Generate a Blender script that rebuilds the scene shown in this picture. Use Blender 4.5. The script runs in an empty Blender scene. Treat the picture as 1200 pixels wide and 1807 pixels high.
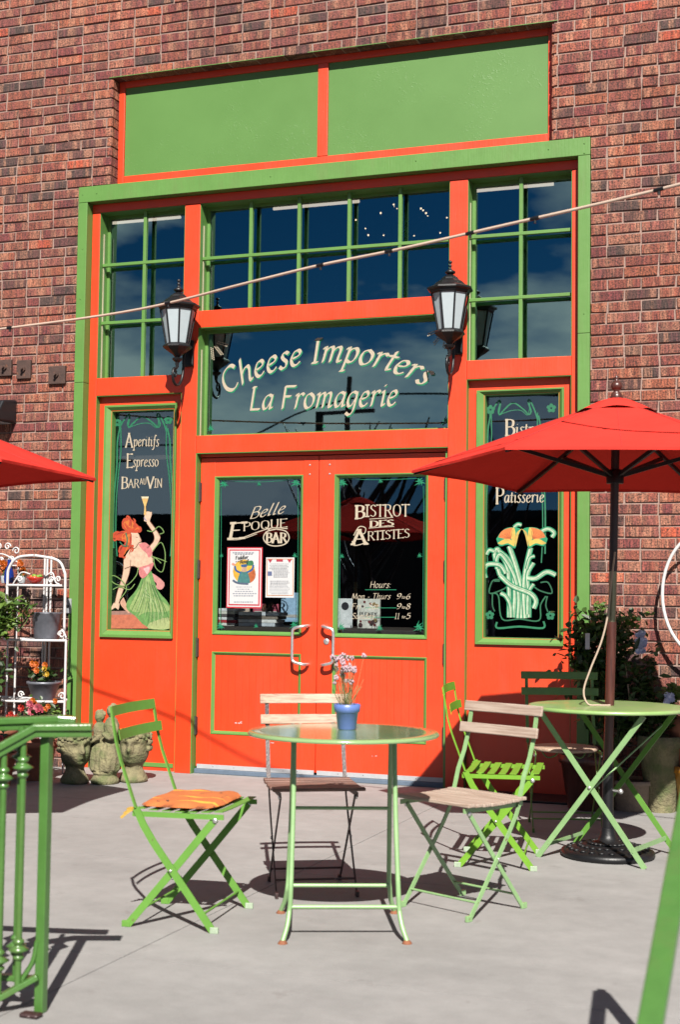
import bpy, math, random
from math import radians as R, sin, cos, pi
from mathutils import Vector, Matrix
random.seed(11)
scene = bpy.context.scene
COL = scene.collection

# ---------------------------------------------------------------- camera, world, sun
cam_d = bpy.data.cameras.new('camera'); cam = bpy.data.objects.new('camera', cam_d); COL.objects.link(cam)
YAW, PITCH, ROLL = -0.34991, 0.059683, 0.012661
fwd = Vector((sin(YAW)*cos(PITCH), cos(YAW)*cos(PITCH), sin(PITCH)))
rt0 = Vector((cos(YAW), -sin(YAW), 0)); up0 = rt0.cross(fwd)
rt = rt0*cos(ROLL) + up0*sin(ROLL); up = up0*cos(ROLL) - rt0*sin(ROLL)
cam.matrix_world = Matrix(((rt.x, up.x, -fwd.x, 0), (rt.y, up.y, -fwd.y, -8.46066), (rt.z, up.z, -fwd.z, 1.17673), (0, 0, 0, 1)))
cam_d.sensor_fit = 'VERTICAL'; cam_d.sensor_height = 36.14; cam_d.lens = 50
cam_d.clip_start = 0.05; cam_d.clip_end = 600
cam_d.dof.use_dof = True; cam_d.dof.focus_distance = 8.6; cam_d.dof.aperture_fstop = 4.5
scene.camera = cam
SUN = Vector((-.43, 1.04, -1.0)).normalized()
sun_d = bpy.data.lights.new('sun', 'SUN'); sun = bpy.data.objects.new('sun', sun_d); COL.objects.link(sun)
sun_d.energy = 5.0; sun_d.angle = R(0.5); sun_d.color = (1.0, 0.95, 0.87)
sun.rotation_euler = SUN.to_track_quat('-Z', 'Y').to_euler()
w = bpy.data.worlds.new('World'); scene.world = w; w.use_nodes = True
nt = w.node_tree; N = nt.nodes; N.clear()
out = N.new('ShaderNodeOutputWorld'); bg = N.new('ShaderNodeBackground'); bg.inputs[1].default_value = 0.05
sky = N.new('ShaderNodeTexSky'); sky.sky_type = 'NISHITA'; sky.sun_disc = False
sky.sun_elevation = math.asin(-SUN.z); sky.sun_rotation = math.atan2(-SUN.x, -SUN.y)
sky.altitude = 1600; sky.air_density = 0.75; sky.dust_density = 0.1; sky.ozone_density = 3.0
hs_ = N.new('ShaderNodeHueSaturation'); hs_.inputs['Saturation'].default_value = 1.35; hs_.inputs['Value'].default_value = .42
tc = N.new('ShaderNodeTexCoord'); mp = N.new('ShaderNodeMapping'); mp.inputs['Scale'].default_value = (1.3, 1.3, 3.2)
mp.inputs['Location'].default_value = (3.1, 0.4, 0.2)
nz = N.new('ShaderNodeTexNoise'); nz.inputs['Scale'].default_value = 2.6; nz.inputs['Detail'].default_value = 9; nz.inputs['Roughness'].default_value = 0.55
cr = N.new('ShaderNodeValToRGB'); cr.color_ramp.elements[0].position = 0.48; cr.color_ramp.elements[1].position = 0.62
mx = N.new('ShaderNodeMixRGB'); mx.inputs[2].default_value = (6.2, 6.3, 6.5, 1)
L_ = nt.links.new
L_(tc.outputs['Generated'], mp.inputs['Vector']); L_(mp.outputs[0], nz.inputs['Vector']); L_(nz.outputs['Fac'], cr.inputs[0])
L_(cr.outputs[0], mx.inputs[0]); L_(sky.outputs[0], hs_.inputs['Color']); L_(hs_.outputs[0], mx.inputs[1]); L_(mx.outputs[0], bg.inputs[0]); L_(bg.outputs[0], out.inputs[0])
scene.view_settings.view_transform = 'Standard'; scene.view_settings.look = 'None'
scene.view_settings.exposure = 1.36; scene.view_settings.gamma = 1.0; scene.view_settings.use_curve_mapping = False

# ---------------------------------------------------------------- helpers
class MB:
    def __init__(s): s.v = []; s.f = []; s.mi = []; s.sm = []
    def add(s, vs, fs, mi=0, smooth=False):
        b = len(s.v); s.v += [tuple(p) for p in vs]
        for f in fs: s.f.append([b+i for i in f]); s.mi.append(mi); s.sm.append(smooth)
    def box(s, x0, x1, y0, y1, z0, z1, mi=0):
        s.add([(x0,y0,z0),(x1,y0,z0),(x1,y1,z0),(x0,y1,z0),(x0,y0,z1),(x1,y0,z1),(x1,y1,z1),(x0,y1,z1)],
              [(0,3,2,1),(4,5,6,7),(0,1,5,4),(1,2,6,5),(2,3,7,6),(3,0,4,7)], mi)
        return s
    def tube(s, pts, r, n=8, mi=0, cap=True, smooth=True):
        pts = [Vector(p) for p in pts]; rs = r if isinstance(r, (list, tuple)) else [r]*len(pts)
        vs = []; fs = []; up = None
        for i, p in enumerate(pts):
            t = (pts[min(i+1, len(pts)-1)] - pts[max(i-1, 0)]).normalized()
            if up is None: up = t.orthogonal().normalized()
            up = (up - t*up.dot(t));  up = up.normalized() if up.length > 1e-6 else t.orthogonal().normalized()
            sd = t.cross(up)
            for k in range(n):
                a = 2*pi*k/n; vs.append(p + (up*cos(a) + sd*sin(a))*rs[i])
        for i in range(len(pts)-1):
            for k in range(n):
                a = i*n+k; b = i*n+(k+1) % n; fs.append((a, b, b+n, a+n))
        s.add(vs, fs, mi, smooth)
        if cap:
            s.add(vs[:n], [tuple(range(n))[::-1]], mi); s.add(vs[-n:], [tuple(range(n))], mi)
        return s
    def bar(s, pts, wv, wd, th, mi=0):
        """flat bar: wv = width direction (vector or list), wd width, th thickness"""
        pts = [Vector(p) for p in pts]; vs = []; fs = []
        for i, p in enumerate(pts):
            t = (pts[min(i+1, len(pts)-1)] - pts[max(i-1, 0)]).normalized()
            W = Vector(wv[i] if isinstance(wv, list) else wv); W = (W - t*W.dot(t)).normalized(); n = t.cross(W)
            a = W*wd/2; b = n*th/2
            vs += [p-a-b, p+a-b, p+a+b, p-a+b]
        for i in range(len(pts)-1):
            for k in range(4):
                a = i*4+k; b = i*4+(k+1) % 4; fs.append((a, b, b+4, a+4))
        m = len(vs); fs += [(3,2,1,0), (m-4,m-3,m-2,m-1)]
        s.add(vs, fs, mi); return s
    def lathe(s, prof, n=20, c=(0,0,0), mi=0, smooth=True, ph=0.0):
        vs = []; fs = []
        for (r, z) in prof:
            for k in range(n):
                a = 2*pi*k/n+ph; vs.append((c[0]+r*cos(a), c[1]+r*sin(a), c[2]+z))
        for i in range(len(prof)-1):
            for k in range(n):
                a = i*n+k; b = i*n+(k+1) % n; fs.append((a, b, b+n, a+n))
        s.add(vs, fs, mi, smooth)
        s.add(vs[:n], [tuple(range(n))[::-1]], mi); s.add(vs[-n:], [tuple(range(n))], mi)
        return s
    def ball(s, c, r, n=8, m=6, mi=0):
        rx, ry, rz = r if isinstance(r, (tuple, list)) else (r, r, r); vs = []; fs = []
        for i in range(m+1):
            t = pi*i/m
            for k in range(n):
                a = 2*pi*k/n; vs.append((c[0]+rx*sin(t)*cos(a), c[1]+ry*sin(t)*sin(a), c[2]-rz*cos(t)))
        for i in range(m):
            for k in range(n):
                a = i*n+k; b = i*n+(k+1) % n; fs.append((a, b, b+n, a+n))
        s.add(vs, fs, mi, True); return s
    def cut(s): s.cuts = getattr(s, 'cuts', [0]) + [(len(s.v), len(s.f))]
    def build(s, name, mat, parent=None, world=False, bevel=0, label=None, kind=None):
        if getattr(s, 'cuts', None):
            cu = [(0, 0)] + s.cuts[1:] + [(len(s.v), len(s.f))]; s.cuts = None; o = None
            for (v0, f0), (v1, f1) in zip(cu, cu[1:]):
                if f1 > f0:
                    q = MB(); q.v = s.v[v0:v1]; q.f = [[i-v0 for i in f] for f in s.f[f0:f1]]; q.mi = s.mi[f0:f1]; q.sm = s.sm[f0:f1]
                    o = q.build(name, mat, parent, world, bevel, label, kind)
            return o
        off = Vector((0,0,0))
        if world:
            q = parent
            while q is not None: off += q.location; q = q.parent
        me = bpy.data.meshes.new(name)
        me.from_pydata([tuple(Vector(p)-off) for p in s.v], [], s.f)
        for m in (mat if isinstance(mat, (list, tuple)) else [mat]): me.materials.append(m)
        me.polygons.foreach_set('material_index', s.mi); me.polygons.foreach_set('use_smooth', s.sm)
        me.update()
        o = bpy.data.objects.new(name, me); COL.objects.link(o); o.parent = parent
        if bevel:
            b = o.modifiers.new('bevel', 'BEVEL'); b.width = bevel; b.segments = 2; b.limit_method = 'ANGLE'; b.harden_normals = False
        if label: o['label'] = label
        if kind: o['kind'] = kind
        return o
def thing(name, label, cat, loc=(0,0,0), rz=0, group=None):
    o = bpy.data.objects.new(name, None); COL.objects.link(o); o.location = loc; o.rotation_euler = (0, 0, rz)
    o.empty_display_size = .1; o['label'] = label; o['category'] = cat
    if group: o['group'] = group
    return o
def tag(o, label, cat, group=None):
    o['label'] = label; o['category'] = cat
    if group: o['group'] = group
    return o
def smooth(pts, k=6):
    P = [Vector(p) for p in pts]; o = []
    for i in range(len(P)-1):
        a = P[max(i-1, 0)]; b = P[i]; c = P[i+1]; d = P[min(i+2, len(P)-1)]
        for j in range(k):
            t = j/k; o.append(.5*((2*b) + (c-a)*t + (2*a-5*b+4*c-d)*t*t + (3*b-a-3*c+d)*t*t*t))
    o.append(P[-1]); return o

# ---------------------------------------------------------------- materials
KA = .53
def lin(r, g, b): return (r, g, b, 1)
def mat(name, col, rough=.5, var=.12, vs=6.0, bump=.05, bs=60.0, metal=0, coat=0, col2=None, c2pos=(.6, .7), c2scale=20, spec=.5, sheen=0, coords='pos'):
    col = [c*KA for c in col[:3]]; col2 = [c*KA for c in col2[:3]] if col2 else None
    m = bpy.data.materials.new(name); m.use_nodes = True; nt = m.node_tree; n = nt.nodes; l = nt.links.new
    p = n['Principled BSDF']; p.inputs['Roughness'].default_value = rough; p.inputs['Metallic'].default_value = metal
    p.inputs['Coat Weight'].default_value = coat; p.inputs['Coat Roughness'].default_value = .08; p.inputs['Specular IOR Level'].default_value = spec
    if sheen: p.inputs['Sheen Weight'].default_value = sheen
    if coords == 'pos': src = n.new('ShaderNodeNewGeometry').outputs['Position']
    else: src = n.new('ShaderNodeTexCoord').outputs['Object']
    a = n.new('ShaderNodeTexNoise'); a.inputs['Scale'].default_value = vs; a.inputs['Detail'].default_value = 8; a.inputs['Roughness'].default_value = .65; l(src, a.inputs['Vector'])
    mr = n.new('ShaderNodeMapRange'); mr.inputs[1].default_value = .3; mr.inputs[2].default_value = .7; mr.inputs[3].default_value = 1-var; mr.inputs[4].default_value = 1+var*.6
    l(a.outputs['Fac'], mr.inputs[0])
    vm = n.new('ShaderNodeVectorMath'); vm.operation = 'SCALE'; vm.inputs[0].default_value = col[:3]; l(mr.outputs[0], vm.inputs['Scale'])
    last = vm.outputs[0]
    if col2:
        b = n.new('ShaderNodeTexNoise'); b.inputs['Scale'].default_value = c2scale; b.inputs['Detail'].default_value = 6; l(src, b.inputs['Vector'])
        r = n.new('ShaderNodeValToRGB'); r.color_ramp.elements[0].position = c2pos[0]; r.color_ramp.elements[1].position = c2pos[1]; l(b.outputs['Fac'], r.inputs[0])
        mm = n.new('ShaderNodeMixRGB'); mm.inputs[2].default_value = lin(*col2[:3]); l(r.outputs[0], mm.inputs[0]); l(last, mm.inputs[1]); last = mm.outputs[0]
    l(last, p.inputs['Base Color'])
    rr = n.new('ShaderNodeMapRange'); rr.inputs[3].default_value = max(rough-.08, .02); rr.inputs[4].default_value = min(rough+.1, 1); l(a.outputs['Fac'], rr.inputs[0]); l(rr.outputs[0], p.inputs['Roughness'])
    if bump:
        c = n.new('ShaderNodeTexNoise'); c.inputs['Scale'].default_value = bs; c.inputs['Detail'].default_value = 5; l(src, c.inputs['Vector'])
        bp = n.new('ShaderNodeBump'); bp.inputs['Strength'].default_value = bump; bp.inputs['Distance'].default_value = .01; l(c.outputs['Fac'], bp.inputs['Height']); l(bp.outputs[0], p.inputs['Normal'])
    return m
M = {}
M['orange'] = mat('orange_paint', (.90, .058, .009), .42, .07, 3, .05, 25, coat=0, col2=(.80, .050, .010), c2pos=(.5, .9), c2scale=5)
M['green'] = mat('green_paint', (.125, .29, .058), .45, .08, 4, .06, 30, col2=(.11, .25, .05), c2pos=(.6, .9), c2scale=9)
M['stucco'] = mat('green_stucco', (.105, .25, .048), .5, .06, 2, .0, 20)
M['cream'] = mat('cream_paint', (.62, .55, .36), .5)
M['black'] = mat('black_metal', (.008, .008, .010), .42, .2, 20, .1, 120, spec=.35)
M['frost'] = mat('frosted_glass', (.50, .58, .62), .4, .04, 30, 0, coat=.5)
M['steel'] = mat('brushed_steel', (1.15, 1.13, 1.12), .32, .08, 60, .02, 200, metal=.9)
M['rustplate'] = mat('rusty_steel', (.075, .035, .025), .7, .4, 25, .3, 90, col2=(.16, .06, .03), c2scale=30)
M['alu'] = mat('aluminium_strip', (.62, .63, .66), .45, .1, 20, .05, metal=.3)
M['slate'] = mat('blue_grey_threshold', (.13, .18, .25), .5, .15, 20, .05)
M['hinge'] = mat('bronze_hinge', (.05, .03, .025), .5, .2, 40)
M['umbrella_red'] = None
M['tablegreen'] = mat('glossy_green_enamel', (.30, .46, .20), .14, .06, 8, .02, 80, coat=.8)
M['palegreen'] = mat('pale_green_enamel', (.29, .49, .21), .4, .12, 15, .06, 90, coat=.3, col2=(.22, .13, .07), c2pos=(.70, .73), c2scale=38)
M['limegreen'] = mat('lime_green_enamel', (.19, .41, .035), .48, .10, 12, .06, 90, spec=.2, col2=(.16, .14, .06), c2pos=(.68, .74), c2scale=24)
M['grassgreen'] = mat('grass_green_enamel', (.15, .35, .06), .48, .10, 12, .06, 90, spec=.2, col2=(.14, .13, .06), c2pos=(.68, .74), c2scale=24)
M['railgreen'] = mat('green_railing_paint', (.078, .205, .040), .32, .12, 14, .12, 70, coat=.3, col2=(.075, .20, .03), c2pos=(.62, .8), c2scale=14)
M['softgreen'] = mat('matte_light_green_enamel', (.30, .48, .16), .34, .1, 6, .03, 90, coat=.25, col2=(.42, .46, .26), c2pos=(.5, .8), c2scale=7)
M['rustdark'] = mat('dark_rusty_iron', (.045, .016, .016), .5, .3, 30, .2, 120, col2=(.40, .30, .30), c2pos=(.66, .7), c2scale=60)
M['rust'] = mat('orange_rust', (.30, .10, .04), .8, .4, 60, .3, 150)
M['whitewear'] = mat('worn_white_cap', (.40, .50, .36), .5, .2, 60)
def woodmat(name, c1, c2, rough=.6, sc=(3, 60, 60)):
    m = bpy.data.materials.new(name); m.use_nodes = True; n = m.node_tree.nodes; l = m.node_tree.links.new; p = n['Principled BSDF']; p.inputs['Roughness'].default_value = rough
    t = n.new('ShaderNodeTexCoord'); q = n.new('ShaderNodeMapping'); q.inputs['Scale'].default_value = sc; l(t.outputs['Object'], q.inputs[0])
    a = n.new('ShaderNodeTexNoise'); a.inputs['Scale'].default_value = 2.2; a.inputs['Detail'].default_value = 8; a.inputs['Distortion'].default_value = .6; l(q.outputs[0], a.inputs[0])
    r = n.new('ShaderNodeValToRGB'); e = r.color_ramp.elements; e[0].position = .32; e[0].color = lin(*[c*KA for c in c2]); e[1].position = .62; e[1].color = lin(*[c*KA for c in c1]); l(a.outputs['Fac'], r.inputs[0]); l(r.outputs[0], p.inputs['Base Color'])
    b = n.new('ShaderNodeBump'); b.inputs['Strength'].default_value = .35; b.inputs['Distance'].default_value = .003; l(a.outputs['Fac'], b.inputs['Height']); l(b.outputs[0], p.inputs['Normal'])
    return m
M['palewood'] = woodmat('weathered_pale_wood', (.56, .44, .36), (.36, .25, .19), sc=(60, 3, 60))
M['tanwood'] = woodmat('worn_tan_wood', (.62, .46, .34), (.30, .18, .12), sc=(60, 3, 60))
M['darkwood'] = woodmat('dark_weathered_wood', (.30, .15, .11), (.10, .045, .035), sc=(60, 3, 60))
M['polewood'] = woodmat('brown_varnished_pole', (.11, .032, .022), (.05, .014, .011), .35, sc=(40, 40, 4))
M['polemetal'] = mat('brass_grey_sleeve', (.42, .38, .24), .3, .1, 40, 0, metal=.85)
M['rope'] = mat('beige_rope', (.55, .42, .32), .8, .2, 200, .3, 400)
M['cable'] = mat('pinkish_white_conduit', (.66, .50, .40), .4, .1, 10, .02)
M['bluepot'] = mat('periwinkle_glazed_pot', (.13, .22, .58), .4, .08, 30, .03, coat=.3)
M['soil'] = mat('dark_potting_soil', (.03, .02, .014), .95, .4, 80, .6, 150)
M['stem'] = mat('dry_stem', (.34, .25, .10), .7, .3, 60, 0)
M['grass'] = mat('thin_green_leaf', (.10, .20, .04), .6, .3, 60, 0)
M['pinkflower'] = mat('pale_pink_flower', (.60, .42, .48), .7, .3, 200, .3, 300)
M['clay'] = mat('mossy_cast_stone', (.265, .235, .125), .9, .45, 14, 1.0, 70, col2=(.12, .15, .05), c2pos=(.46, .68), c2scale=11)
M['whiteiron'] = mat('white_wrought_iron', (.72, .70, .70), .45, .1, 30, .08, 90, col2=(.34, .2, .12), c2pos=(.68, .74), c2scale=45)
M['redbowl'] = mat('red_ceramic', (.55, .03, .02), .25, .05, coat=.6)
M['greybucket'] = mat('galvanised_zinc', (.22, .23, .27), .45, .25, 16, .1, 60, metal=.5)
M['terracotta'] = mat('terracotta', (.36, .13, .07), .85, .2, 20, .2)
M['basket'] = mat('woven_beige_basket', (.36, .27, .20), .85, .2, 60, .5, 160)
M['yellowpot'] = mat('yellow_glaze', (.62, .25, .02), .3, .1, coat=.5)
M['outlet'] = mat('grey_outlet_cover', (.36, .38, .40), .4)
M['lampblack'] = mat('black_wall_light', (.012, .014, .018), .35, .2, 12, .05)
M['paper'] = mat('white_paper', (.60, .60, .61), .6, .03, 5, 0)
M['red'] = mat('poster_red', (.50, .015, .03), .6, .03, 5, 0)
M['goldink'] = mat('pale_gold_leaf', (.52, .44, .33), .5, .12, 90, .0)
M['greenink'] = mat('emerald_sign_paint', (.0, .22, .10), .5, .1, 60, 0)
M['hull'] = mat('rope_blue', (.03, .08, .3), .5)

def brush(m, dirt):
    n = m.node_tree.nodes; l = m.node_tree.links.new; p = n['Principled BSDF']; g = n.new('ShaderNodeNewGeometry').outputs['Position']
    sc = n.new('ShaderNodeVectorMath'); sc.operation = 'MULTIPLY'; sc.inputs[1].default_value = (1, 1, .05); l(g, sc.inputs[0])
    a = n.new('ShaderNodeTexNoise'); a.inputs['Scale'].default_value = 120; a.inputs['Detail'].default_value = 4; l(sc.outputs[0], a.inputs['Vector'])
    b = n.new('ShaderNodeBump'); b.inputs['Strength'].default_value = .22; b.inputs['Distance'].default_value = .004; l(a.outputs['Fac'], b.inputs['Height'])
    old = p.inputs['Normal'].links[0].from_socket; l(old, b.inputs['Normal']); l(b.outputs[0], p.inputs['Normal'])
    # chips and scuffs
    c = n.new('ShaderNodeTexNoise'); c.inputs['Scale'].default_value = 7; c.inputs['Detail'].default_value = 12; c.inputs['Roughness'].default_value = .72; l(g, c.inputs['Vector'])
    r = n.new('ShaderNodeValToRGB'); r.color_ramp.elements[0].position = .715; r.color_ramp.elements[1].position = .73; l(c.outputs['Fac'], r.inputs[0])
    # runs of dirt, stretched downwards
    d = n.new('ShaderNodeTexNoise'); d.inputs['Scale'].default_value = 6; d.inputs['Detail'].default_value = 9; d.inputs['Roughness'].default_value = .7
    s2 = n.new('ShaderNodeVectorMath'); s2.operation = 'MULTIPLY'; s2.inputs[1].default_value = (1, 1, .22); l(g, s2.inputs[0]); l(s2.outputs[0], d.inputs['Vector'])
    e = n.new('ShaderNodeMapRange'); e.inputs[1].default_value = .50; e.inputs[2].default_value = .75; e.inputs[3].default_value = 0; e.inputs[4].default_value = dirt; l(d.outputs['Fac'], e.inputs[0])
    src = p.inputs['Base Color'].links[0].from_socket
    m1 = n.new('ShaderNodeMixRGB'); m1.inputs[2].default_value = (.10, .055, .035, 1); l(e.outputs[0], m1.inputs[0]); l(src, m1.inputs[1])
    k = n.new('ShaderNodeMath'); k.operation = 'MULTIPLY'; k.inputs[1].default_value = .55; l(r.outputs[0], k.inputs[0])
    m2 = n.new('ShaderNodeMixRGB'); m2.inputs[2].default_value = (.34, .27, .22, 1); l(k.outputs[0], m2.inputs[0]); l(m1.outputs[0], m2.inputs[1]); l(m2.outputs[0], p.inputs['Base Color'])
brush(M['orange'], .22); brush(M['green'], .25); brush(M['railgreen'], .3)

# glass: thin reflective pane, dark behind
def glassmat(name, tint, refl, f0):
    m = bpy.data.materials.new(name); m.use_nodes = True; n = m.node_tree.nodes; l = m.node_tree.links.new; n.clear()
    o = n.new('ShaderNodeOutputMaterial'); mx = n.new('ShaderNodeMixShader'); t = n.new('ShaderNodeBsdfTransparent'); g = n.new('ShaderNodeBsdfGlossy')
    t.inputs[0].default_value = lin(*tint); g.inputs[0].default_value = lin(*refl); g.inputs['Roughness'].default_value = .0
    lw = n.new('ShaderNodeFresnel'); lw.inputs[0].default_value = f0
    geo = n.new('ShaderNodeNewGeometry'); nn = n.new('ShaderNodeTexNoise'); nn.inputs['Scale'].default_value = .9; nn.inputs['Detail'].default_value = 1; l(geo.outputs['Position'], nn.inputs['Vector'])
    b = n.new('ShaderNodeBump'); b.inputs['Strength'].default_value = .04; b.inputs['Distance'].default_value = .05; l(nn.outputs['Fac'], b.inputs['Height']); l(b.outputs[0], g.inputs['Normal'])
    inv = n.new('ShaderNodeMath'); inv.operation = 'SUBTRACT'; inv.inputs[0].default_value = 1; l(geo.outputs['Backfacing'], inv.inputs[1]); mu = n.new('ShaderNodeMath'); mu.operation = 'MULTIPLY'; l(lw.outputs[0], mu.inputs[0]); l(inv.outputs[0], mu.inputs[1])
    l(mu.outputs[0], mx.inputs[0]); l(t.outputs[0], mx.inputs[1]); l(g.outputs[0], mx.inputs[2]); l(mx.outputs[0], o.inputs[0]); return m
M['doorglass'] = glassmat('door_glass', (.82, .85, .86), (.60, .84, 1.0), 2.15)
M['glass'] = glassmat('window_glass', (.78, .82, .84), (.62, .93, .90), 3.3)

# brick
def brickmat():
    m = bpy.data.materials.new('flashed_red_brick'); m.use_nodes = True; n = m.node_tree.nodes; l = m.node_tree.links.new; p = n['Principled BSDF']; p.inputs['Roughness'].default_value = .85
    g = n.new('ShaderNodeNewGeometry'); oi = n.new('ShaderNodeObjectInfo')
    ad = n.new('ShaderNodeMath'); ad.operation = 'ADD'; l(g.outputs['Random Per Island'], ad.inputs[0]); l(oi.outputs['Random'], ad.inputs[1])
    fr = n.new('ShaderNodeMath'); fr.operation = 'FRACT'; l(ad.outputs[0], fr.inputs[0])
    base = n.new('ShaderNodeValToRGB'); base.color_ramp.interpolation = 'CONSTANT'; cr = base.color_ramp
    cols = [(0, (.30, .085, .055)), (.16, (.34, .105, .065)), (.32, (.23, .055, .05)), (.46, (.32, .115, .08)), (.60, (.25, .08, .06)), (.76, (.14, .06, .05)), (.82, (.37, .115, .06)), (.92, (.095, .055, .048)), (.985, (.50, .10, .045))]
    cr.elements[0].position = 0; cr.elements[0].color = lin(*cols[0][1]); cr.elements[1].position = cols[1][0]; cr.elements[1].color = lin(*cols[1][1])
    for ps, c in cols[2:]: e = cr.elements.new(ps); e.color = lin(*c)
    for e in cr.elements: e.color = lin(*[q*w_ for q, w_ in zip(e.color[:3], (.47, .42, .40))])
    l(fr.outputs[0], base.inputs[0])
    # vertical drag streaks
    sx = n.new('ShaderNodeVectorMath'); sx.operation = 'MULTIPLY'; sx.inputs[1].default_value = (1, 1, .09); l(g.outputs['Position'], sx.inputs[0])
    off = n.new('ShaderNodeMath'); off.operation = 'MULTIPLY'; off.inputs[1].default_value = 57.0; l(fr.outputs[0], off.inputs[0])
    cb = n.new('ShaderNodeCombineXYZ'); l(off.outputs[0], cb.inputs[1])
    av = n.new('ShaderNodeVectorMath'); av.operation = 'ADD'; l(sx.outputs[0], av.inputs[0]); l(cb.outputs[0], av.inputs[1])
    s1 = n.new('ShaderNodeTexNoise'); s1.inputs['Scale'].default_value = 19; s1.inputs['Detail'].default_value = 0; l(av.outputs[0], s1.inputs['Vector'])
    s2 = n.new('ShaderNodeTexNoise'); s2.inputs['Scale'].default_value = 110; s2.inputs['Detail'].default_value = 1; l(av.outputs[0], s2.inputs['Vector'])
    r1 = n.new('ShaderNodeValToRGB'); r1.color_ramp.elements[0].position = .53; r1.color_ramp.elements[1].position = .63; l(s1.outputs['Fac'], r1.inputs[0])
    k1 = n.new('ShaderNodeMath'); k1.operation = 'MULTIPLY'; k1.inputs[1].default_value = .50; l(r1.outputs[0], k1.inputs[0])
    m1 = n.new('ShaderNodeMixRGB'); m1.inputs[2].default_value = lin(.25, .115, .07); l(k1.outputs[0], m1.inputs[0]); l(base.outputs[0], m1.inputs[1])
    r3 = n.new('ShaderNodeValToRGB'); r3.color_ramp.elements[0].position = .32; r3.color_ramp.elements[0].color = (1, 1, 1, 1); r3.color_ramp.elements[1].position = .42; r3.color_ramp.elements[1].color = (0, 0, 0, 1); l(s1.outputs['Fac'], r3.inputs[0])
    k3 = n.new('ShaderNodeMath'); k3.operation = 'MULTIPLY'; k3.inputs[1].default_value = .25; l(r3.outputs[0], k3.inputs[0])
    m3 = n.new('ShaderNodeMixRGB'); m3.inputs[2].default_value = lin(.12, .025, .034); l(k3.outputs[0], m3.inputs[0]); l(m1.outputs[0], m3.inputs[1])
    # speckle + fine lines
    sp = n.new('ShaderNodeTexNoise'); sp.inputs['Scale'].default_value = 95; sp.inputs['Detail'].default_value = 4; sp.inputs['Roughness'].default_value = .8; l(g.outputs['Position'], sp.inputs['Vector'])
    a2 = n.new('ShaderNodeMath'); a2.operation = 'MULTIPLY'; q2 = n.new('ShaderNodeMapRange'); q2.inputs[1].default_value = .3; q2.inputs[2].default_value = .7; q2.inputs[3].default_value = .84; q2.inputs[4].default_value = 1.14; l(s2.outputs['Fac'], q2.inputs[0]); l(sp.outputs['Fac'], a2.inputs[0]); l(q2.outputs[0], a2.inputs[1])
    r2 = n.new('ShaderNodeMapRange'); r2.inputs[1].default_value = .36; r2.inputs[2].default_value = .66; r2.inputs[3].default_value = .12; r2.inputs[4].default_value = 1.85; l(a2.outputs[0], r2.inputs[0])
    ms = n.new('ShaderNodeVectorMath'); ms.operation = 'SCALE'; l(m3.outputs[0], ms.inputs[0]); l(r2.outputs[0], ms.inputs['Scale'])
    lg = n.new('ShaderNodeTexNoise'); lg.inputs['Scale'].default_value = .9; lg.inputs['Detail'].default_value = 5; lg.inputs['Roughness'].default_value = .6; l(g.outputs['Position'], lg.inputs['Vector'])
    lr = n.new('ShaderNodeMapRange'); lr.inputs[1].default_value = .3; lr.inputs[2].default_value = .7; lr.inputs[3].default_value = .74; lr.inputs[4].default_value = 1.16; l(lg.outputs['Fac'], lr.inputs[0])
    lv = n.new('ShaderNodeVectorMath'); lv.operation = 'SCALE'; l(ms.outputs[0], lv.inputs[0]); l(lr.outputs[0], lv.inputs['Scale'])
    l(lv.outputs[0], p.inputs['Base Color'])
    bp = n.new('ShaderNodeBump'); bp.inputs['Strength'].default_value = 1.0; bp.inputs['Distance'].default_value = .006; l(a2.outputs[0], bp.inputs['Height']); l(bp.outputs[0], p.inputs['Normal'])
    return m
M['brick'] = brickmat()
M['mortar'] = mat('pink_grey_mortar', (.40, .27, .225), .95, .2, 30, .5, 130)
def stuccomat():
    m = M['stucco']; n = m.node_tree.nodes; l = m.node_tree.links.new; p = n['Principled BSDF']
    g = n.new('ShaderNodeNewGeometry'); v = n.new('ShaderNodeTexNoise'); v.inputs['Scale'].default_value = 26; v.inputs['Detail'].default_value = 4; v.inputs['Distortion'].default_value = 2.5; l(g.outputs['Position'], v.inputs['Vector'])
    w2 = n.new('ShaderNodeTexNoise'); w2.inputs['Scale'].default_value = 3.2; l(g.outputs['Position'], w2.inputs['Vector'])
    r = n.new('ShaderNodeValToRGB'); r.color_ramp.elements[0].position = .60; r.color_ramp.elements[1].position = .68; l(v.outputs['Fac'], r.inputs[0])
    r2 = n.new('ShaderNodeValToRGB'); r2.color_ramp.elements[0].position = .48; r2.color_ramp.elements[1].position = .62; l(w2.outputs['Fac'], r2.inputs[0])
    mm = n.new('ShaderNodeMath'); mm.operation = 'MULTIPLY'; l(r.outputs[0], mm.inputs[0]); l(r2.outputs[0], mm.inputs[1])
    b = n.new('ShaderNodeBump'); b.inputs['Strength'].default_value = .2; b.inputs['Distance'].default_value = .006; l(mm.outputs[0], b.inputs['Height']); l(b.outputs[0], p.inputs['Normal'])
stuccomat()
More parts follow.
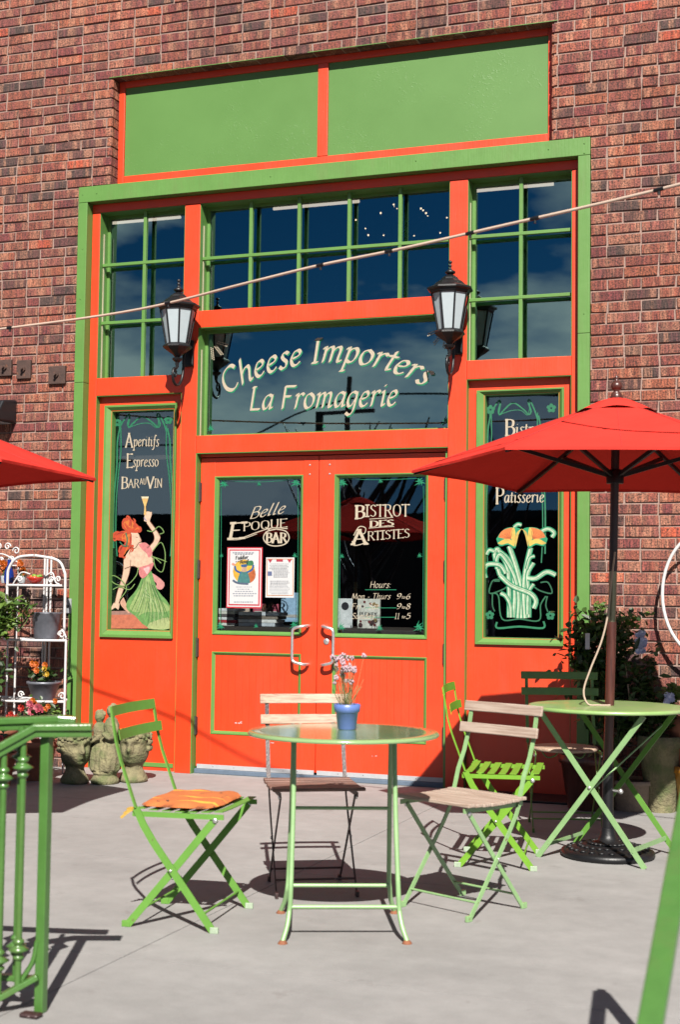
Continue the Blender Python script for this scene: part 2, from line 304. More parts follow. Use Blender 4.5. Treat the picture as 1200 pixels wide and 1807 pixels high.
def concretemat():
    m = bpy.data.materials.new('broom_finished_concrete'); m.use_nodes = True; n = m.node_tree.nodes; l = m.node_tree.links.new; p = n['Principled BSDF']; p.inputs['Roughness'].default_value = .8
    g = n.new('ShaderNodeNewGeometry').outputs['Position']
    def noise(sc, d=6, rg=.6, v=g):
        a = n.new('ShaderNodeTexNoise'); a.inputs['Scale'].default_value = sc; a.inputs['Detail'].default_value = d; a.inputs['Roughness'].default_value = rg; l(v, a.inputs['Vector']); return a.outputs['Fac']
    st = n.new('ShaderNodeVectorMath'); st.operation = 'MULTIPLY'; st.inputs[1].default_value = (.7, 1.1, 1); l(g, st.inputs[0])
    big = noise(1.4, 7, .7, st.outputs[0]); mid = noise(9, 6, .7); fine = noise(170, 3)
    c = n.new('ShaderNodeValToRGB'); e = c.color_ramp.elements; e[0].position = .28; e[0].color = lin(.150, .146, .143); e[1].position = .75; e[1].color = lin(.218, .211, .207); l(big, c.inputs[0])
    r = n.new('ShaderNodeMapRange'); r.inputs[1].default_value = .3; r.inputs[2].default_value = .7; r.inputs[3].default_value = .9; r.inputs[4].default_value = 1.08; l(mid, r.inputs[0])
    f = n.new('ShaderNodeMapRange'); f.inputs[1].default_value = .3; f.inputs[2].default_value = .7; f.inputs[3].default_value = .93; f.inputs[4].default_value = 1.06; l(fine, f.inputs[0])
    k = n.new('ShaderNodeMath'); k.operation = 'MULTIPLY'; l(r.outputs[0], k.inputs[0]); l(f.outputs[0], k.inputs[1])
    s = n.new('ShaderNodeVectorMath'); s.operation = 'SCALE'; l(c.outputs[0], s.inputs[0]); l(k.outputs[0], s.inputs['Scale'])
    # dark spots / stains
    t = n.new('ShaderNodeValToRGB'); t.color_ramp.elements[0].position = .60; t.color_ramp.elements[1].position = .72; l(noise(5.2, 10, .75), t.inputs[0])
    t2 = n.new('ShaderNodeMath'); t2.operation = 'MULTIPLY'; t2.inputs[1].default_value = .6; l(t.outputs[0], t2.inputs[0])
    m2 = n.new('ShaderNodeMixRGB'); m2.inputs[2].default_value = lin(.09, .08, .075); l(t2.outputs[0], m2.inputs[0]); l(s.outputs[0], m2.inputs[1]); l(m2.outputs[0], p.inputs['Base Color'])
    b = n.new('ShaderNodeBump'); b.inputs['Strength'].default_value = .3; b.inputs['Distance'].default_value = .003; l(fine, b.inputs['Height']); l(b.outputs[0], p.inputs['Normal'])
    return m
M['concrete'] = concretemat()
M['asphalt'] = mat('worn_asphalt', (.055, .055, .055), .9, .2, 3, .4, 120)
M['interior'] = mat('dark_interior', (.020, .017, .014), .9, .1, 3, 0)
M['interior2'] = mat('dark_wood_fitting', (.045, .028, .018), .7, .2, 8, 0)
def clothmat(name, col, tr):
    m = bpy.data.materials.new(name); m.use_nodes = True; n = m.node_tree.nodes; l = m.node_tree.links.new; n.clear()
    o = n.new('ShaderNodeOutputMaterial'); mx = n.new('ShaderNodeMixShader'); d = n.new('ShaderNodeBsdfDiffuse'); t = n.new('ShaderNodeBsdfTranslucent')
    g = n.new('ShaderNodeNewGeometry').outputs['Position']; a = n.new('ShaderNodeTexNoise'); a.inputs['Scale'].default_value = 5; a.inputs['Detail'].default_value = 7; l(g, a.inputs[0])
    r = n.new('ShaderNodeMapRange'); r.inputs[3].default_value = .88; r.inputs[4].default_value = 1.1; l(a.outputs['Fac'], r.inputs[0])
    s = n.new('ShaderNodeVectorMath'); s.operation = 'SCALE'; s.inputs[0].default_value = col; l(r.outputs[0], s.inputs['Scale']); l(s.outputs[0], d.inputs[0])
    t.inputs[0].default_value = lin(.42, .0, .0); mx.inputs[0].default_value = tr
    b = n.new('ShaderNodeBump'); b.inputs['Strength'].default_value = .5; b.inputs['Distance'].default_value = .03; l(a.outputs['Fac'], b.inputs['Height']); l(b.outputs[0], d.inputs['Normal'])
    l(d.outputs[0], mx.inputs[1]); l(t.outputs[0], mx.inputs[2]); l(mx.outputs[0], o.inputs[0]); return m
M['canopy'] = clothmat('red_canvas', (.43, .029, .022), .02)
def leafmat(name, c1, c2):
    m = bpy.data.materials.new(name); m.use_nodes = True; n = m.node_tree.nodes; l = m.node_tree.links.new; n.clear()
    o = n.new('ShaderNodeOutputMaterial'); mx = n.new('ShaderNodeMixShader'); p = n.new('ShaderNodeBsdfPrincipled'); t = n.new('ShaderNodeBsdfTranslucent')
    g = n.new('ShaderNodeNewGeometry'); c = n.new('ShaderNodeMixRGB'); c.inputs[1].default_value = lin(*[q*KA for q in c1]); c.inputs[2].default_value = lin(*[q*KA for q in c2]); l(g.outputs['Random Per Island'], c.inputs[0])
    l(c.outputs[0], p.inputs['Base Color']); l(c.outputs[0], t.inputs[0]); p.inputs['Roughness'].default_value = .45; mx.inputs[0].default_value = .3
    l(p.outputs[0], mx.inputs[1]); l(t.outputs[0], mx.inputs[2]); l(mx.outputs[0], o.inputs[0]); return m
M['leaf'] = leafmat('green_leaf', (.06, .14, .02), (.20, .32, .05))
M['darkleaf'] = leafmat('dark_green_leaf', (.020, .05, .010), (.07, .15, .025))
for nm, a, b in [('petal_orange', (.65, .10, .01), (.8, .22, .02)), ('petal_red', (.50, .012, .012), (.7, .05, .03)), ('petal_pink', (.65, .06, .12), (.7, .2, .25)), ('petal_yellow', (.75, .42, .02), (.8, .55, .06)), ('petal_blue', (.65, .72, 1.1), (1.1, 1.15, 1.4))]:
    M[nm] = leafmat(nm, a, b)
def emis(name, col, st):
    m = bpy.data.materials.new(name); m.use_nodes = True; n = m.node_tree.nodes; n.clear(); e = n.new('ShaderNodeEmission'); o = n.new('ShaderNodeOutputMaterial')
    e.inputs[0].default_value = lin(*col); e.inputs[1].default_value = st; m.node_tree.links.new(e.outputs[0], o.inputs[0]); return m
M['tube'] = emis('fluorescent_light', (1, .80, .60), .5); M['bulb'] = emis('warm_bulb', (1, .72, .45), 1.1)
_flat = {}
def flat(c, rough=.6):
    k = tuple(c)
    if k not in _flat: _flat[k] = mat('print_colour', tuple(q*.8 for q in c), rough, .28, 38, 0)
    return _flat[k]

# ---------------------------------------------------------------- setting: ground, patio, steps, interior
MB().box(-150, 150, -200, 60, -1.2, -.62).build('ground', M['asphalt'], kind='structure')
patio = bpy.data.objects.new('patio', None); COL.objects.link(patio); patio['kind'] = 'structure'
MB().box(-8.5, 3.0, -5.55, .25, -.62, -.035).build('patio_base', M['asphalt'], patio)
xs = [-8.5, -5.31, -2.25, .81, 3.0]
ys = [-5.55, -4.30, -2.77, -1.24, .18]
for i in range(len(xs)-1):
    for j in range(len(ys)-1):
        if xs[i+1]-xs[i] < .1: continue
        MB().box(xs[i]+.0022, xs[i+1]-.0022, ys[j]+.0022, ys[j+1]-.0022, -.034, 0).build('concrete_slab', M['concrete'], patio)
steps = bpy.data.objects.new('patio_steps', None); COL.objects.link(steps); steps['kind'] = 'structure'
for k in range(3): MB().box(-2.2, .3, -5.55-.32*(k+1), -5.55-.32*k, -.62, -.155*(k+1)).build('step', M['concrete'], steps, bevel=.01)
interior = bpy.data.objects.new('shop_interior', None); COL.objects.link(interior); interior['kind'] = 'structure'
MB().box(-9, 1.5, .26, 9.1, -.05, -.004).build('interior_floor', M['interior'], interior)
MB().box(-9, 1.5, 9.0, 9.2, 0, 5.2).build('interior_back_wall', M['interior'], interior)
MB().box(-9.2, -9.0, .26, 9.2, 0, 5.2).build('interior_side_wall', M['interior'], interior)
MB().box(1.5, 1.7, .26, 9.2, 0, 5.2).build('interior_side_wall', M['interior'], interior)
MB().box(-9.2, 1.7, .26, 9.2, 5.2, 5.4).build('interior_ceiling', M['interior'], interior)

# ---------------------------------------------------------------- brick wall
wall = thing('brick_wall', 'running-bond flashed red brick wall framing the painted shopfront', 'brick wall', (-3.2, .1, 0))
def holes(z):
    h = []
    if z < 3.984: h.append((-5.045, -1.493))
    elif z < 4.736: h.append((-4.797, -1.735))
    return h
mo = MB(); D1 = .22
for (x0, x1, z0, z1) in [(-8.6, -5.045, 0, 3.984), (-1.493, 1.2, 0, 3.984), (-8.6, -4.812, 3.984, 4.736), (-1.722, 1.2, 3.984, 4.736), (-8.6, 1.2, 4.736, 6.6)]:
    mo.box(x0, x1, .0092, D1, z0, z1)
mo.build('mortar', M['mortar'], wall, world=True)
CH = .0677; JT = .0110; JV = .0105; BL = .203
camo = Vector((0, -8.46066, 1.17673))
def inview(x, z):
    d = Vector((x, 0, z)) - camo; dz = d.dot(fwd); u = 600 + 2500*d.dot(rt)/dz; v = 903.5 - 2500*d.dot(up)/dz
    return -20 < u < 1220 and -20 < v < 1290
def brick_geo(mb, x0, x1, z0, z1, j=.0026, cx=0, cz=0):
    p = random.uniform(-.0022, .0022); r = lambda: random.uniform(-j, j)
    x0 -= cx; x1 -= cx; z0 -= cz; z1 -= cz; e = .003
    vs = [(x0+r(), .10, z0), (x1+r(), .10, z0), (x1, .10, z1), (x0, .10, z1)]
    fr = [(x0+r(), p+e, z0+r()), (x1+r(), p+e, z0+r()), (x1+r(), p+e, z1+r()), (x0+r(), p+e, z1+r())]
    ft = [(fr[0][0]+e, p+r()*.5, fr[0][2]+e), (fr[1][0]-e, p+r()*.5, fr[1][2]+e), (fr[2][0]-e, p+r()*.5, fr[2][2]-e), (fr[3][0]+e, p+r()*.5, fr[3][2]-e)]
    v = vs+fr+ft
    mb.add(v, [(8,9,10,11), (4,5,9,8), (5,6,10,9), (6,7,11,10), (7,4,8,11), (0,1,5,4), (1,2,6,5), (2,3,7,6), (3,0,4,7)])
allb = []
row = 0; z = 3.984 - CH*59
while z < 6.5:
    off = (BL/2 if row % 2 else 0) + random.uniform(-.006, .006)
    x = -8.6 + off - BL
    while x < 1.2:
        ln = BL if random.random() > .10 else (BL/2 if random.random() < .6 else BL*1.0)
        a, b = x + JV/2, x + ln - JV/2; x += ln
        segs = [(a, b)]
        for (h0, h1) in holes(z+.02):
            ns = []
            for (p, q) in segs:
                if q <= h0-.002 or p >= h1+.002: ns.append((p, q))
                else:
                    if p < h0-.012: ns.append((p, h0-.001))
                    if q > h1+.012: ns.append((h1+.001, q))
            segs = ns
        for (p, q) in segs:
            if q-p > .010 and z > -.02: allb.append((p, q, z+JT/2, z+CH-JT/2))
    z += CH; row += 1
vis = [b for b in allb if inview((b[0]+b[1])/2, b[2])]
vis.sort(key=lambda b: (Vector(((b[0]+b[1])/2, 0, b[2]))-camo).length/(b[1]-b[0])**.5)
near = vis[:300]; nearset = set(near)
variants = []
for k in range(10):
    mb = MB(); brick_geo(mb, -(BL-JV)/2, (BL-JV)/2, -(CH-JT)/2, (CH-JT)/2)
    o = mb.build('brick', M['brick'], wall); variants.append(o.data); bpy.data.objects.remove(o)
for (a, b, z0, z1) in near:
    if abs((b-a)-(BL-JV)) < .001: me = random.choice(variants); o = bpy.data.objects.new('brick', me)
    else:
        mb = MB(); brick_geo(mb, -(b-a)/2, (b-a)/2, -(CH-JT)/2, (CH-JT)/2); o = mb.build('brick', M['brick'], wall); COL.objects.unlink(o)
    COL.objects.link(o); o.parent = wall
    o.location = ((a+b)/2+3.2, -.1, (z0+z1)/2)
mb = MB()
for br in allb:
    if br not in nearset: brick_geo(mb, *br)
mb.build('brick_field', M['brick'], wall, world=True, kind='stuff')

# ---------------------------------------------------------------- storefront
sf = thing('storefront', 'orange and green painted wooden shopfront with gridded windows and double doors', 'shopfront', (-3.27, .12, 0))
def board(name, mt, x0, x1, y0, y1, z0, z1, par=None, bevel=.003, label=None):
    return MB().box(x0, x1, y0, y1, z0, z1).build(name, mt, par or sf, world=True, bevel=bevel, label=label)
G, O = M['green'], M['orange']
# green surround (butt ended)
board('surround_board', G, -5.043, -4.972, -.012, .10, 0, 2.62); board('surround_board', G, -5.043, -4.972, -.0125, .10, 2.622, 3.872)
board('surround_board', G, -5.043, -1.495, -.012, .10, 3.874, 3.984)
board('surround_board', G, -1.568, -1.495, -.012, .10, 0, 2.78); board('surround_board', G, -1.568, -1.495, -.0125, .10, 2.782, 3.872)
# screws on surround
for (x, z) in [(-5.01, 3.93), (-5.0, 3.55), (-4.9, 3.93), (-1.53, 3.945), (-1.53, 3.885), (-1.75, 3.93), (-2.6, 3.94), (-1.53, 2.9), (-5.01, 3.2), (-3.6, 3.93)]:
    MB().lathe([(.004, 0), (.0045, .002), (.002, .004)], 8).build('screw', G, sf).location = (x+3.27, -.012-.12, z)
for o in [c for c in sf.children if c.name.startswith('screw')]: o.rotation_euler = (pi/2, 0, 0)
# header panel
board('header_trim', O, -4.797, -4.752, .088, .12, 3.986, 4.734); board('header_trim', O, -1.775, -1.735, .088, .12, 3.986, 4.734)
board('header_trim', O, -4.751, -1.776, .088, .12, 3.986, 4.064); board('header_trim', O, -4.751, -1.776, .088, .12, 4.690, 4.734)
board('header_trim', O, -3.312, -3.242, .086, .12, 4.065, 4.689)
board('header_panel', M['stucco'], -4.75, -3.313, .10, .13, 4.065, 4.689, bevel=0); board('header_panel', M['stucco'], -3.241, -1.777, .10, .13, 4.065, 4.689, bevel=0)
board('lintel', G, -4.83, -1.70, -.001, .11, 4.7365, 4.7405, bevel=0)
# orange casing
F0, F1 = .06, .20
board('casing', O, -4.970, -4.910, F0, F1, 0, 3.814); board('casing', O, -1.618, -1.570, F0, F1, 0, 3.814)
board('casing', O, -4.970, -1.570, F0, F1, 3.816, 3.873)
board('post', O, -4.255, -4.142, F0-.001, F1, 0, 3.814); board('post', O, -2.395, -2.278, F0-.001, F1, 0, 3.814)
board('rail', O, -4.909, -4.256, F0+.001, F1, 2.535, 2.657); board('rail', O, -2.277, -1.619, F0+.001, F1, 2.542, 2.660)
board('rail', O, -4.141, -2.396, F0+.001, F1, 2.968, 3.082); board('rail', O, -4.141, -2.396, F0+.001, F1, 2.122, 2.238)
board('sill_backing', M['interior2'], -4.97, -1.57, .201, .25, 2.10, 2.13, bevel=0)
def window(x0, x1, z0, z1, vb, hb, label):
    wn = MB()
    e = .003; y0, y1 = F0+.004, .20
    wn.box(x0, x0+e, y0, y1, z0, z1).box(x1-e, x1, y0, y1, z0, z1).box(x0+e, x1-e, y0, y1, z1-e, z1)
    win = wn.build('window', G, sf, world=True, label=label)
    MB().box(x0+e, x1-e, .168, .19, z0, z0+.018).box(x0+e, x0+e+.02, .168, .19, z0+.018, z1-e).box(x1-e-.02, x1-e, .168, .19, z0+.018, z1-e).box(x0+e+.02, x1-e-.02, .168, .19, z1-e-.02, z1-e).build('sash', G, win, world=True)
    MB().box(x0+e, x0+e+.003, .108, .122, z0, z1-.14).build('stop', M['cream'], win, world=True)
    MB().box(x0+.02, x1-.02, .178, .184, z0+.01, z1-.02).build('pane', M['glass'], win, world=True)
    for x in vb: MB().box(x-.0115, x+.0115, .102, .130, z0, z1-e).build('muntin', G, win, world=True, bevel=.002)
    xs = [x0+e] + [v for v in vb] + [x1-e]
    for zz in hb: MB().box(x0+e, x1-e-.012, .0995, .127, zz-.0105, zz+.0105).build('muntin', G, win, world=True, bevel=.002)
    return win
window(-4.909, -4.256, 2.658, 3.814, [-4.582], [3.452, 3.047], 'narrow six-light transom window on the left')
window(-4.141, -2.396, 3.083, 3.814, [-3.787, -3.440, -3.088, -2.739], [3.446], 'wide ten-light transom window above the doors')
window(-2.277, -1.619, 2.661, 3.814, [-1.947], [3.452, 3.050], 'six-light transom window on the right')
signwin = window(-4.141, -2.396, 2.239, 2.967, [], [], 'single large sign window with shop name lettering')

# ---------------------------------------------------------------- lettering (pen strokes)
GL = {
 'A': (60, "!2,0 27,70|!27,70 54,0|!12,25 44,25"), 'B': (50, "!8,0 8,70|8,69 30,70 42,62 40,44 28,38 8,37|9,37 32,38 46,28 46,12 32,1 8,1"),
 'C': (56, "52,60 42,70 28,69 12,57 6,35 12,12 28,0 42,3 52,12"), 'D': (58, "!8,0 8,70|8,69 30,68 48,55 52,35 47,14 30,2 8,1"),
 'E': (48, "!8,0 8,70|!8,69 44,69|!8,37 34,37|!8,1 46,1"), 'F': (46, "!8,0 8,70|!6,69 48,69|!8,38 34,38"),
 'H': (58, "!8,0 8,70|!50,0 50,70|!8,37 50,37"), 'I': (26, "!12,0 12,70|!4,70 22,70|!3,0 21,0"), 'J': (34, "!26,70 26,14|26,15 22,3 10,-1 2,8"),
 'L': (44, "!8,0 8,70|!8,1 42,1|!2,70 16,70"), 'M': (68, "!6,0 12,70|!12,70 32,8|!32,8 54,70|!54,70 60,0"), 'N': (60, "!8,0 8,70|!8,70 50,0|!50,0 50,70"),
 'O': (60, "30,70 12,62 6,35 12,9 30,0 48,9 54,35 48,62 30,70"), 'P': (46, "!8,0 8,70|8,69 30,70 44,60 43,42 28,34 8,35"),
 'Q': (60, "30,70 12,62 6,35 12,9 30,0 48,9 54,35 48,62 30,70|!32,14 56,-8"), 'R': (54, "!8,0 8,70|8,69 30,70 42,61 40,43 28,37 8,37|!26,37 52,0"),
 'S': (44, "40,60 28,70 12,64 10,50 24,38 38,28 39,10 24,0 6,8"), 'T': (50, "!25,0 25,70|!3,69 48,69"), 'U': (56, "!8,70 8,22|8,24 14,4 28,0 42,5 48,24|!48,22 48,70"),
 'V': (56, "!3,70 28,0|!28,0 53,70"), 'Y': (52, "!3,70 26,34|!50,70 26,34|!26,34 26,0"),
 'a': (44, "38,40 24,45 10,34 6,16 13,1 24,6 37,30|!39,44 35,14|35,16 36,2 46,7"), 'd': (44, "38,40 24,45 10,34 6,16 13,1 24,6 37,30|!42,74 36,14|36,16 37,2 46,7"),
 'e': (38, "9,22 24,25 34,34 28,44 15,40 6,22 10,4 22,0 35,10"), 'f': (30, "40,66 31,74 23,62 18,30 13,-8 4,-22 -6,-18|!6,42 36,42"),
 'g': (44, "38,40 24,45 10,34 6,16 13,1 24,6 37,30|39,44 35,10 30,-14 18,-25 4,-18"), 'h': (46, "!12,74 7,0|9,24 20,40 32,45 37,36 34,10 38,0 46,6"),
 'i': (22, "4,38 12,44 11,20 10,4 14,0 22,7|!12,60 16,61"), 'l': (24, "!14,74 9,12|9,14 10,1 20,7"), 'm': (68, "3,38 12,44 11,20 8,0|9,24 20,40 30,45 34,36 31,0|32,24 42,40 53,45 58,36 55,8 59,0 68,7"),
 'n': (47, "3,38 12,44 11,20 8,0|9,24 20,40 32,45 37,36 34,10 38,0 46,6"), 'o': (42, "22,45 8,36 5,16 14,1 26,2 37,14 37,34 22,45"),
 'p': (44, "3,38 12,44 10,10 5,-26|10,26 20,41 32,44 39,32 36,12 24,1 10,7|!-1,-26 13,-25"), 'r': (34, "3,38 12,44 11,20 8,0|9,24 18,39 28,46 36,40"),
 's': (32, "32,40 22,46 12,38 16,27 26,17 24,4 12,-1 3,7"), 't': (26, "!16,60 11,12|11,14 13,0 24,7|!2,43 28,44"), 'u': (46, "4,38 12,44 9,22 8,8 16,0 27,8 36,26|!39,44 35,12|35,14 37,1 46,7"),
 'y': (44, "4,40 12,43 14,24 18,2|!40,44 22,2|22,3 12,-18 0,-24"),
 '1': (34, "!18,0 18,68|8,58 14,64 18,69|!8,0 28,0"), '5': (42, "!36,68 14,68|!14,68 12,40|12,40 26,44 38,32 36,12 22,0 6,6"), '6': (42, "36,66 20,58 8,34 8,12 20,0 34,8 36,26 26,38 10,28"),
 '8': (42, "22,68 10,60 12,46 24,37 36,24 33,6 21,0 8,7 8,22 20,34 34,48 34,60 22,68"), '9': (42, "8,2 24,10 36,34 36,56 24,69 10,60 8,42 18,31 34,40"),
 ':': (20, "!5,4 13,7|!5,36 13,39"), '-': (26, "!4,24 22,24"), '.': (12, "!4,2 7,3"), "'": (12, "!8,72 6,58"), ' ': (26, "")}
def text_width(t, italic=True): return sum(GL[c][0] + 4 for c in t)/100
def write(mb, t, place, size, nib=(.8, .6), nw=.085, hair=.022, slant=.18, serif=0, mi=0, dep=0, wob=0, accent=None, yo=.0):
    """place(s,t)->(X,Z,Y) maps em coordinates to the pane; s advances from 0"""
    cx = 0; layer = 0
    nv = Vector(nib).normalized()*nw/2; mv = Vector((-nib[1], nib[0])).normalized()*hair/2
    def sweep(P, n_, h_, dd):
        vs = []; fs = []
        for p in P:
            vs += [p-n_, p+n_]
        for i in range(len(P)-1): fs.append((2*i, 2*i+1, 2*i+3, 2*i+2))
        W = [];
        for q in vs:
            X, Y, Z = place(q.x, q.y); W.append((X, Y-dd, Z))
        mb.add(W, fs, mi)
    mb.cut()
    for ch in t:
        wd, st = GL[ch]
        if ch == ' ': mb.cut()
        for s in [q for q in st.split('|') if q]:
            poly = s[0] == '!'; pts = [tuple(map(float, a.split(','))) for a in s.lstrip('!').split()]
            P = [Vector((x/100, y/100, 0)) for x, y in pts]
            if not poly: P = smooth(P, 5)
            P = [Vector(((p.x + slant*p.y) + cx, p.y)) for p in P]
            layer += 1; dd = dep + (layer % 8)*.00012
            sweep(P, nv, 0, dd); sweep(P, mv, 0, dd+.00005)
            if serif and poly:
                for e in (P[0], P[-1]):
                    if e.y < .03 or e.y > .66:
                        sweep([e+Vector((-serif, 0)), e+Vector((serif, 0))], Vector((0, hair*.9)), 0, dd+.00003)
        cx += (wd+4)/100
    return cx
def line_place(x0, x1, z0, z1, Y, width, h):
    """straight baseline from (x0,z0) to (x1,z1); em width -> full span"""
    k = (x1-x0)/width
    return lambda s, t: (x0 + s*k, Y, z0 + (z1-z0)*s/width + t*h)
def arc_place(cx, cz, r, a0, a1, Y, width, h):
    def f(s, t):
        a = a0 + (a1-a0)*s/width; rr = r + t*h; return (cx + rr*sin(a), Y, cz + rr*cos(a))
    return f
SY = .1775
def lettering(par, fn, green=True, Y=SY, name='lettering'):
    if green:
        m = MB(); fn(m, Y-.0002, .0065, -.0085); m.build(name+'_shade', M['greenink'], par, world=True)
    m = MB(); fn(m, Y-.0016, 0, 0); return m.build(name, M['goldink'], par, world=True)
def sign_text(m, Y, dx, dz):
    t = 'Cheese Importers'; W = text_width(t)
    r = 1.40; write(m, t, arc_place(-3.285+dx, 2.715-r+dz, r, -.525, .525, Y, W, .222), 1, nw=.118, hair=.036)
    t = 'La Fromagerie'; W = text_width(t)
    write(m, t, line_place(-3.81+dx, -2.77+dx, 2.416+dz, 2.412+dz, Y, W, .215), 1, nw=.118, hair=.036)
lettering(signwin, sign_text)
def wheat(m, cx, cz, sg, Y):
    for a in (-82, -50, -18):
        a = R(a); d = Vector((sg*cos(a), sin(a)))
        for k in range(7):
            c = Vector((cx, cz)) + d*(.055+.0125*k)
            for sd in (-1, 1):
                q = c + Vector((-d.y, d.x))*sd*.0065 + d*.004*sd
                m.add([(q.x+.0048*cos(t), Y-.0002*k, q.y+.0048*sin(t)) for t in [i*pi/3 for i in range(6)]], [tuple(range(6))])
m = MB(); wheat(m, -4.10, 2.90, 1, SY-.002); wheat(m, -2.44, 2.90, -1, SY-.002); m.build('wheat_emblem', M['goldink'], signwin, world=True)
def sprig(m, cx, cz, s, Y):
    for k in range(9):
        a = 2*pi*k/9 + .3; L = s*(.6+.4*((k*7) % 3)/2)
        q = [(cx + L*cos(a+.0)*t + s*.18*sin(t*5)*(-sin(a)), Y-.0001*k, cz + L*sin(a)*t) for t in (0, .35, .7, 1)]
        w_ = s*.10
        m.add([(q[0][0], q[0][1], q[0][2]), (q[1][0]-w_*sin(a), q[1][1], q[1][2]+w_*cos(a)), (q[3][0], q[3][1], q[3][2]), (q[1][0]+w_*sin(a), q[1][1], q[1][2]-w_*cos(a))], [(0, 1, 2, 3)])
m = MB(); sprig(m, -4.09, 2.30, .035, SY-.001); sprig(m, -2.44, 2.30, .04, SY-.001); sprig(m, -3.27, 2.29, .018, SY-.001)
sprig(m, -2.44, 2.90, .03, SY-.001)
m.build('corner_sprig', M['greenink'], signwin, world=True)

# ---------------------------------------------------------------- side panels
def frame4(name, mt, par, xo0, xo1, zo0, zo1, xi0, xi1, zi0, zi1, yo, yi, yb, bevel=0):
    """mitred moulding: outer face at yo sloping to yi at inner edge"""
    def piece(a, b, c, d):  # a,b outer; c,d inner
        mb = MB(); v = [(a[0], yo, a[1]), (b[0], yo, b[1]), (c[0], yi, c[1]), (d[0], yi, d[1]), (a[0], yb, a[1]), (b[0], yb, b[1]), (c[0], yb, c[1]), (d[0], yb, d[1])]
        k = .35; e = [(a[0]*(1-k)+d[0]*k, yo, a[1]*(1-k)+d[1]*k), (b[0]*(1-k)+c[0]*k, yo, b[1]*(1-k)+c[1]*k)]
        v += e
        mb.add(v, [(0, 1, 9, 8), (8, 9, 2, 3), (4, 5, 1, 0), (3, 2, 6, 7), (0, 8, 3, 7, 4), (1, 5, 6, 2, 9)])
        mb.build(name, mt, par, world=True)
    A, B, C, Dd = (xo0, zo0), (xo1, zo0), (xo1, zo1), (xo0, zo1); a, b, c, d = (xi0, zi0), (xi1, zi0), (xi1, zi1), (xi0, zi1)
    piece(A, B, b, a); piece(B, C, c, b); piece(C, Dd, d, c); piece(Dd, A, a, d)
def side_panel(x0, x1, ztop, xm0, xm1, zm0, zm1, xi0, xi1, zi0, zi1, label):
    p = MB().box(x0, xi0, .11, .145, 0, ztop).box(xi1, x1, .11, .145, 0, ztop).box(xi0, xi1, .11, .145, 0, zi0).box(xi0, xi1, .11, .145, zi1, ztop).build('panel', O, sf, world=True, label=label)
    MB().box(x0+.0005, x0+.003, .062, .1095, .0, ztop-.003).box(x1-.003, x1-.0005, .062, .1095, 0, ztop-.003).box(x0+.0005, x1-.0005, .062, .1095, ztop-.003, ztop-.0005).build('jamb_liner', G, p, world=True)
    frame4('moulding', G, p, xm0, xm1, zm0, zm1, xi0, xi1, zi0, zi1, .090, .112, .1097)
    MB().box(xi0, xi0+.004, .112, .16, zi0, zi1).box(xi1-.004, xi1, .112, .16, zi0, zi1).box(xi0+.004, xi1-.004, .112, .16, zi1-.004, zi1).box(xi0+.004, xi1-.004, .112, .16, zi0, zi0+.004).build('glazing_bead', G, p, world=True)
    MB().box(xi0-.005, 0+xi1+.005, .161, .167, zi0-.005, zi1+.005).build('pane', M['doorglass'], p, world=True)
    return p
pl = side_panel(-4.909, -4.256, 2.534, -4.860, -4.308, .883, 2.470, -4.812, -4.334, .932, 2.432, 'left orange panel with tall art nouveau window')
pr = side_panel(-2.277, -1.619, 2.541, -2.220, -1.671, .895, 2.474, -2.174, -1.704, .934, 2.447, 'right orange panel with tall flower window')
MB().box(-4.71, -4.29, .104, .1098, .025, .052).build('batten', G, pl, world=True)
PY = .1605
def bil(c, d): return lambda u, v: (c[0]+c[1]*u+c[2]*v+c[3]*u*v, d[0]+d[1]*u+d[2]*v+d[3]*u*v)
# plane coordinates of the painted designs: (column, row) units of the drawing -> metres on the pane
mapL = bil([-5.791754485, .004466502713, .00012344843, -1.254257e-07], [5.39108961, -.00057392190, -.00402910386, 5.936554e-07])
mapR = bil([-5.32965928, .003654240505, .00010113461, -9.0350e-08], [5.33320563, -.00047267761, -.00396905526, 4.8914e-07])
def artL(x, y): return mapL(180+x/4.1067, 700+y/4.1067)
def artR(x, y): return mapR(830+x/3.763, 670+y/3.763)
class Art:
    def __init__(s, mp, Y): s.mb = MB(); s.mats = []; s.k = 0; s.mp = mp; s.Y = Y
    def mi(s, c):
        m = flat(c)
        if m not in s.mats: s.mats.append(m)
        return s.mats.index(m)
    def poly(s, pts, c, sm=True):
        P = [Vector((a, b)) for a, b in pts]
        if sm: P = smooth(P+[P[0]], 3)[:-1]
        s.k += 1; vs = []
        for p in P: X, Z = s.mp(p.x, p.y); vs.append((X, s.Y-s.k*.00006, Z))
        s.mb.add(vs, [tuple(range(len(vs)))], s.mi(c))
    def line(s, pts, wd, c, taper=False, poly=False):
        P = [Vector((a, b)) for a, b in pts]
        if not poly: P = smooth(P, 5)
        s.k += 1; vs = []; fs = []
        for i, p in enumerate(P):
            t = (P[min(i+1, len(P)-1)]-P[max(i-1, 0)]).normalized(); n = Vector((-t.y, t.x)); f = 1
            if taper: q = i/(len(P)-1); f = min(1, .15+ (1-q)*2.2) if taper == 1 else sin(pi*min(1, .1+q*.85))+.1
            a = p+n*wd/2*f; b = p-n*wd/2*f
            for q in (a, b): X, Z = s.mp(q.x, q.y); vs.append((X, s.Y-s.k*.00006, Z))
        for i in range(len(P)-1): fs.append((2*i, 2*i+1, 2*i+3, 2*i+2))
        s.mb.add(vs, fs, s.mi(c))
    def build(s, name, par): return s.mb.build(name, s.mats, par, world=True)
GI = (.0, .20, .085)
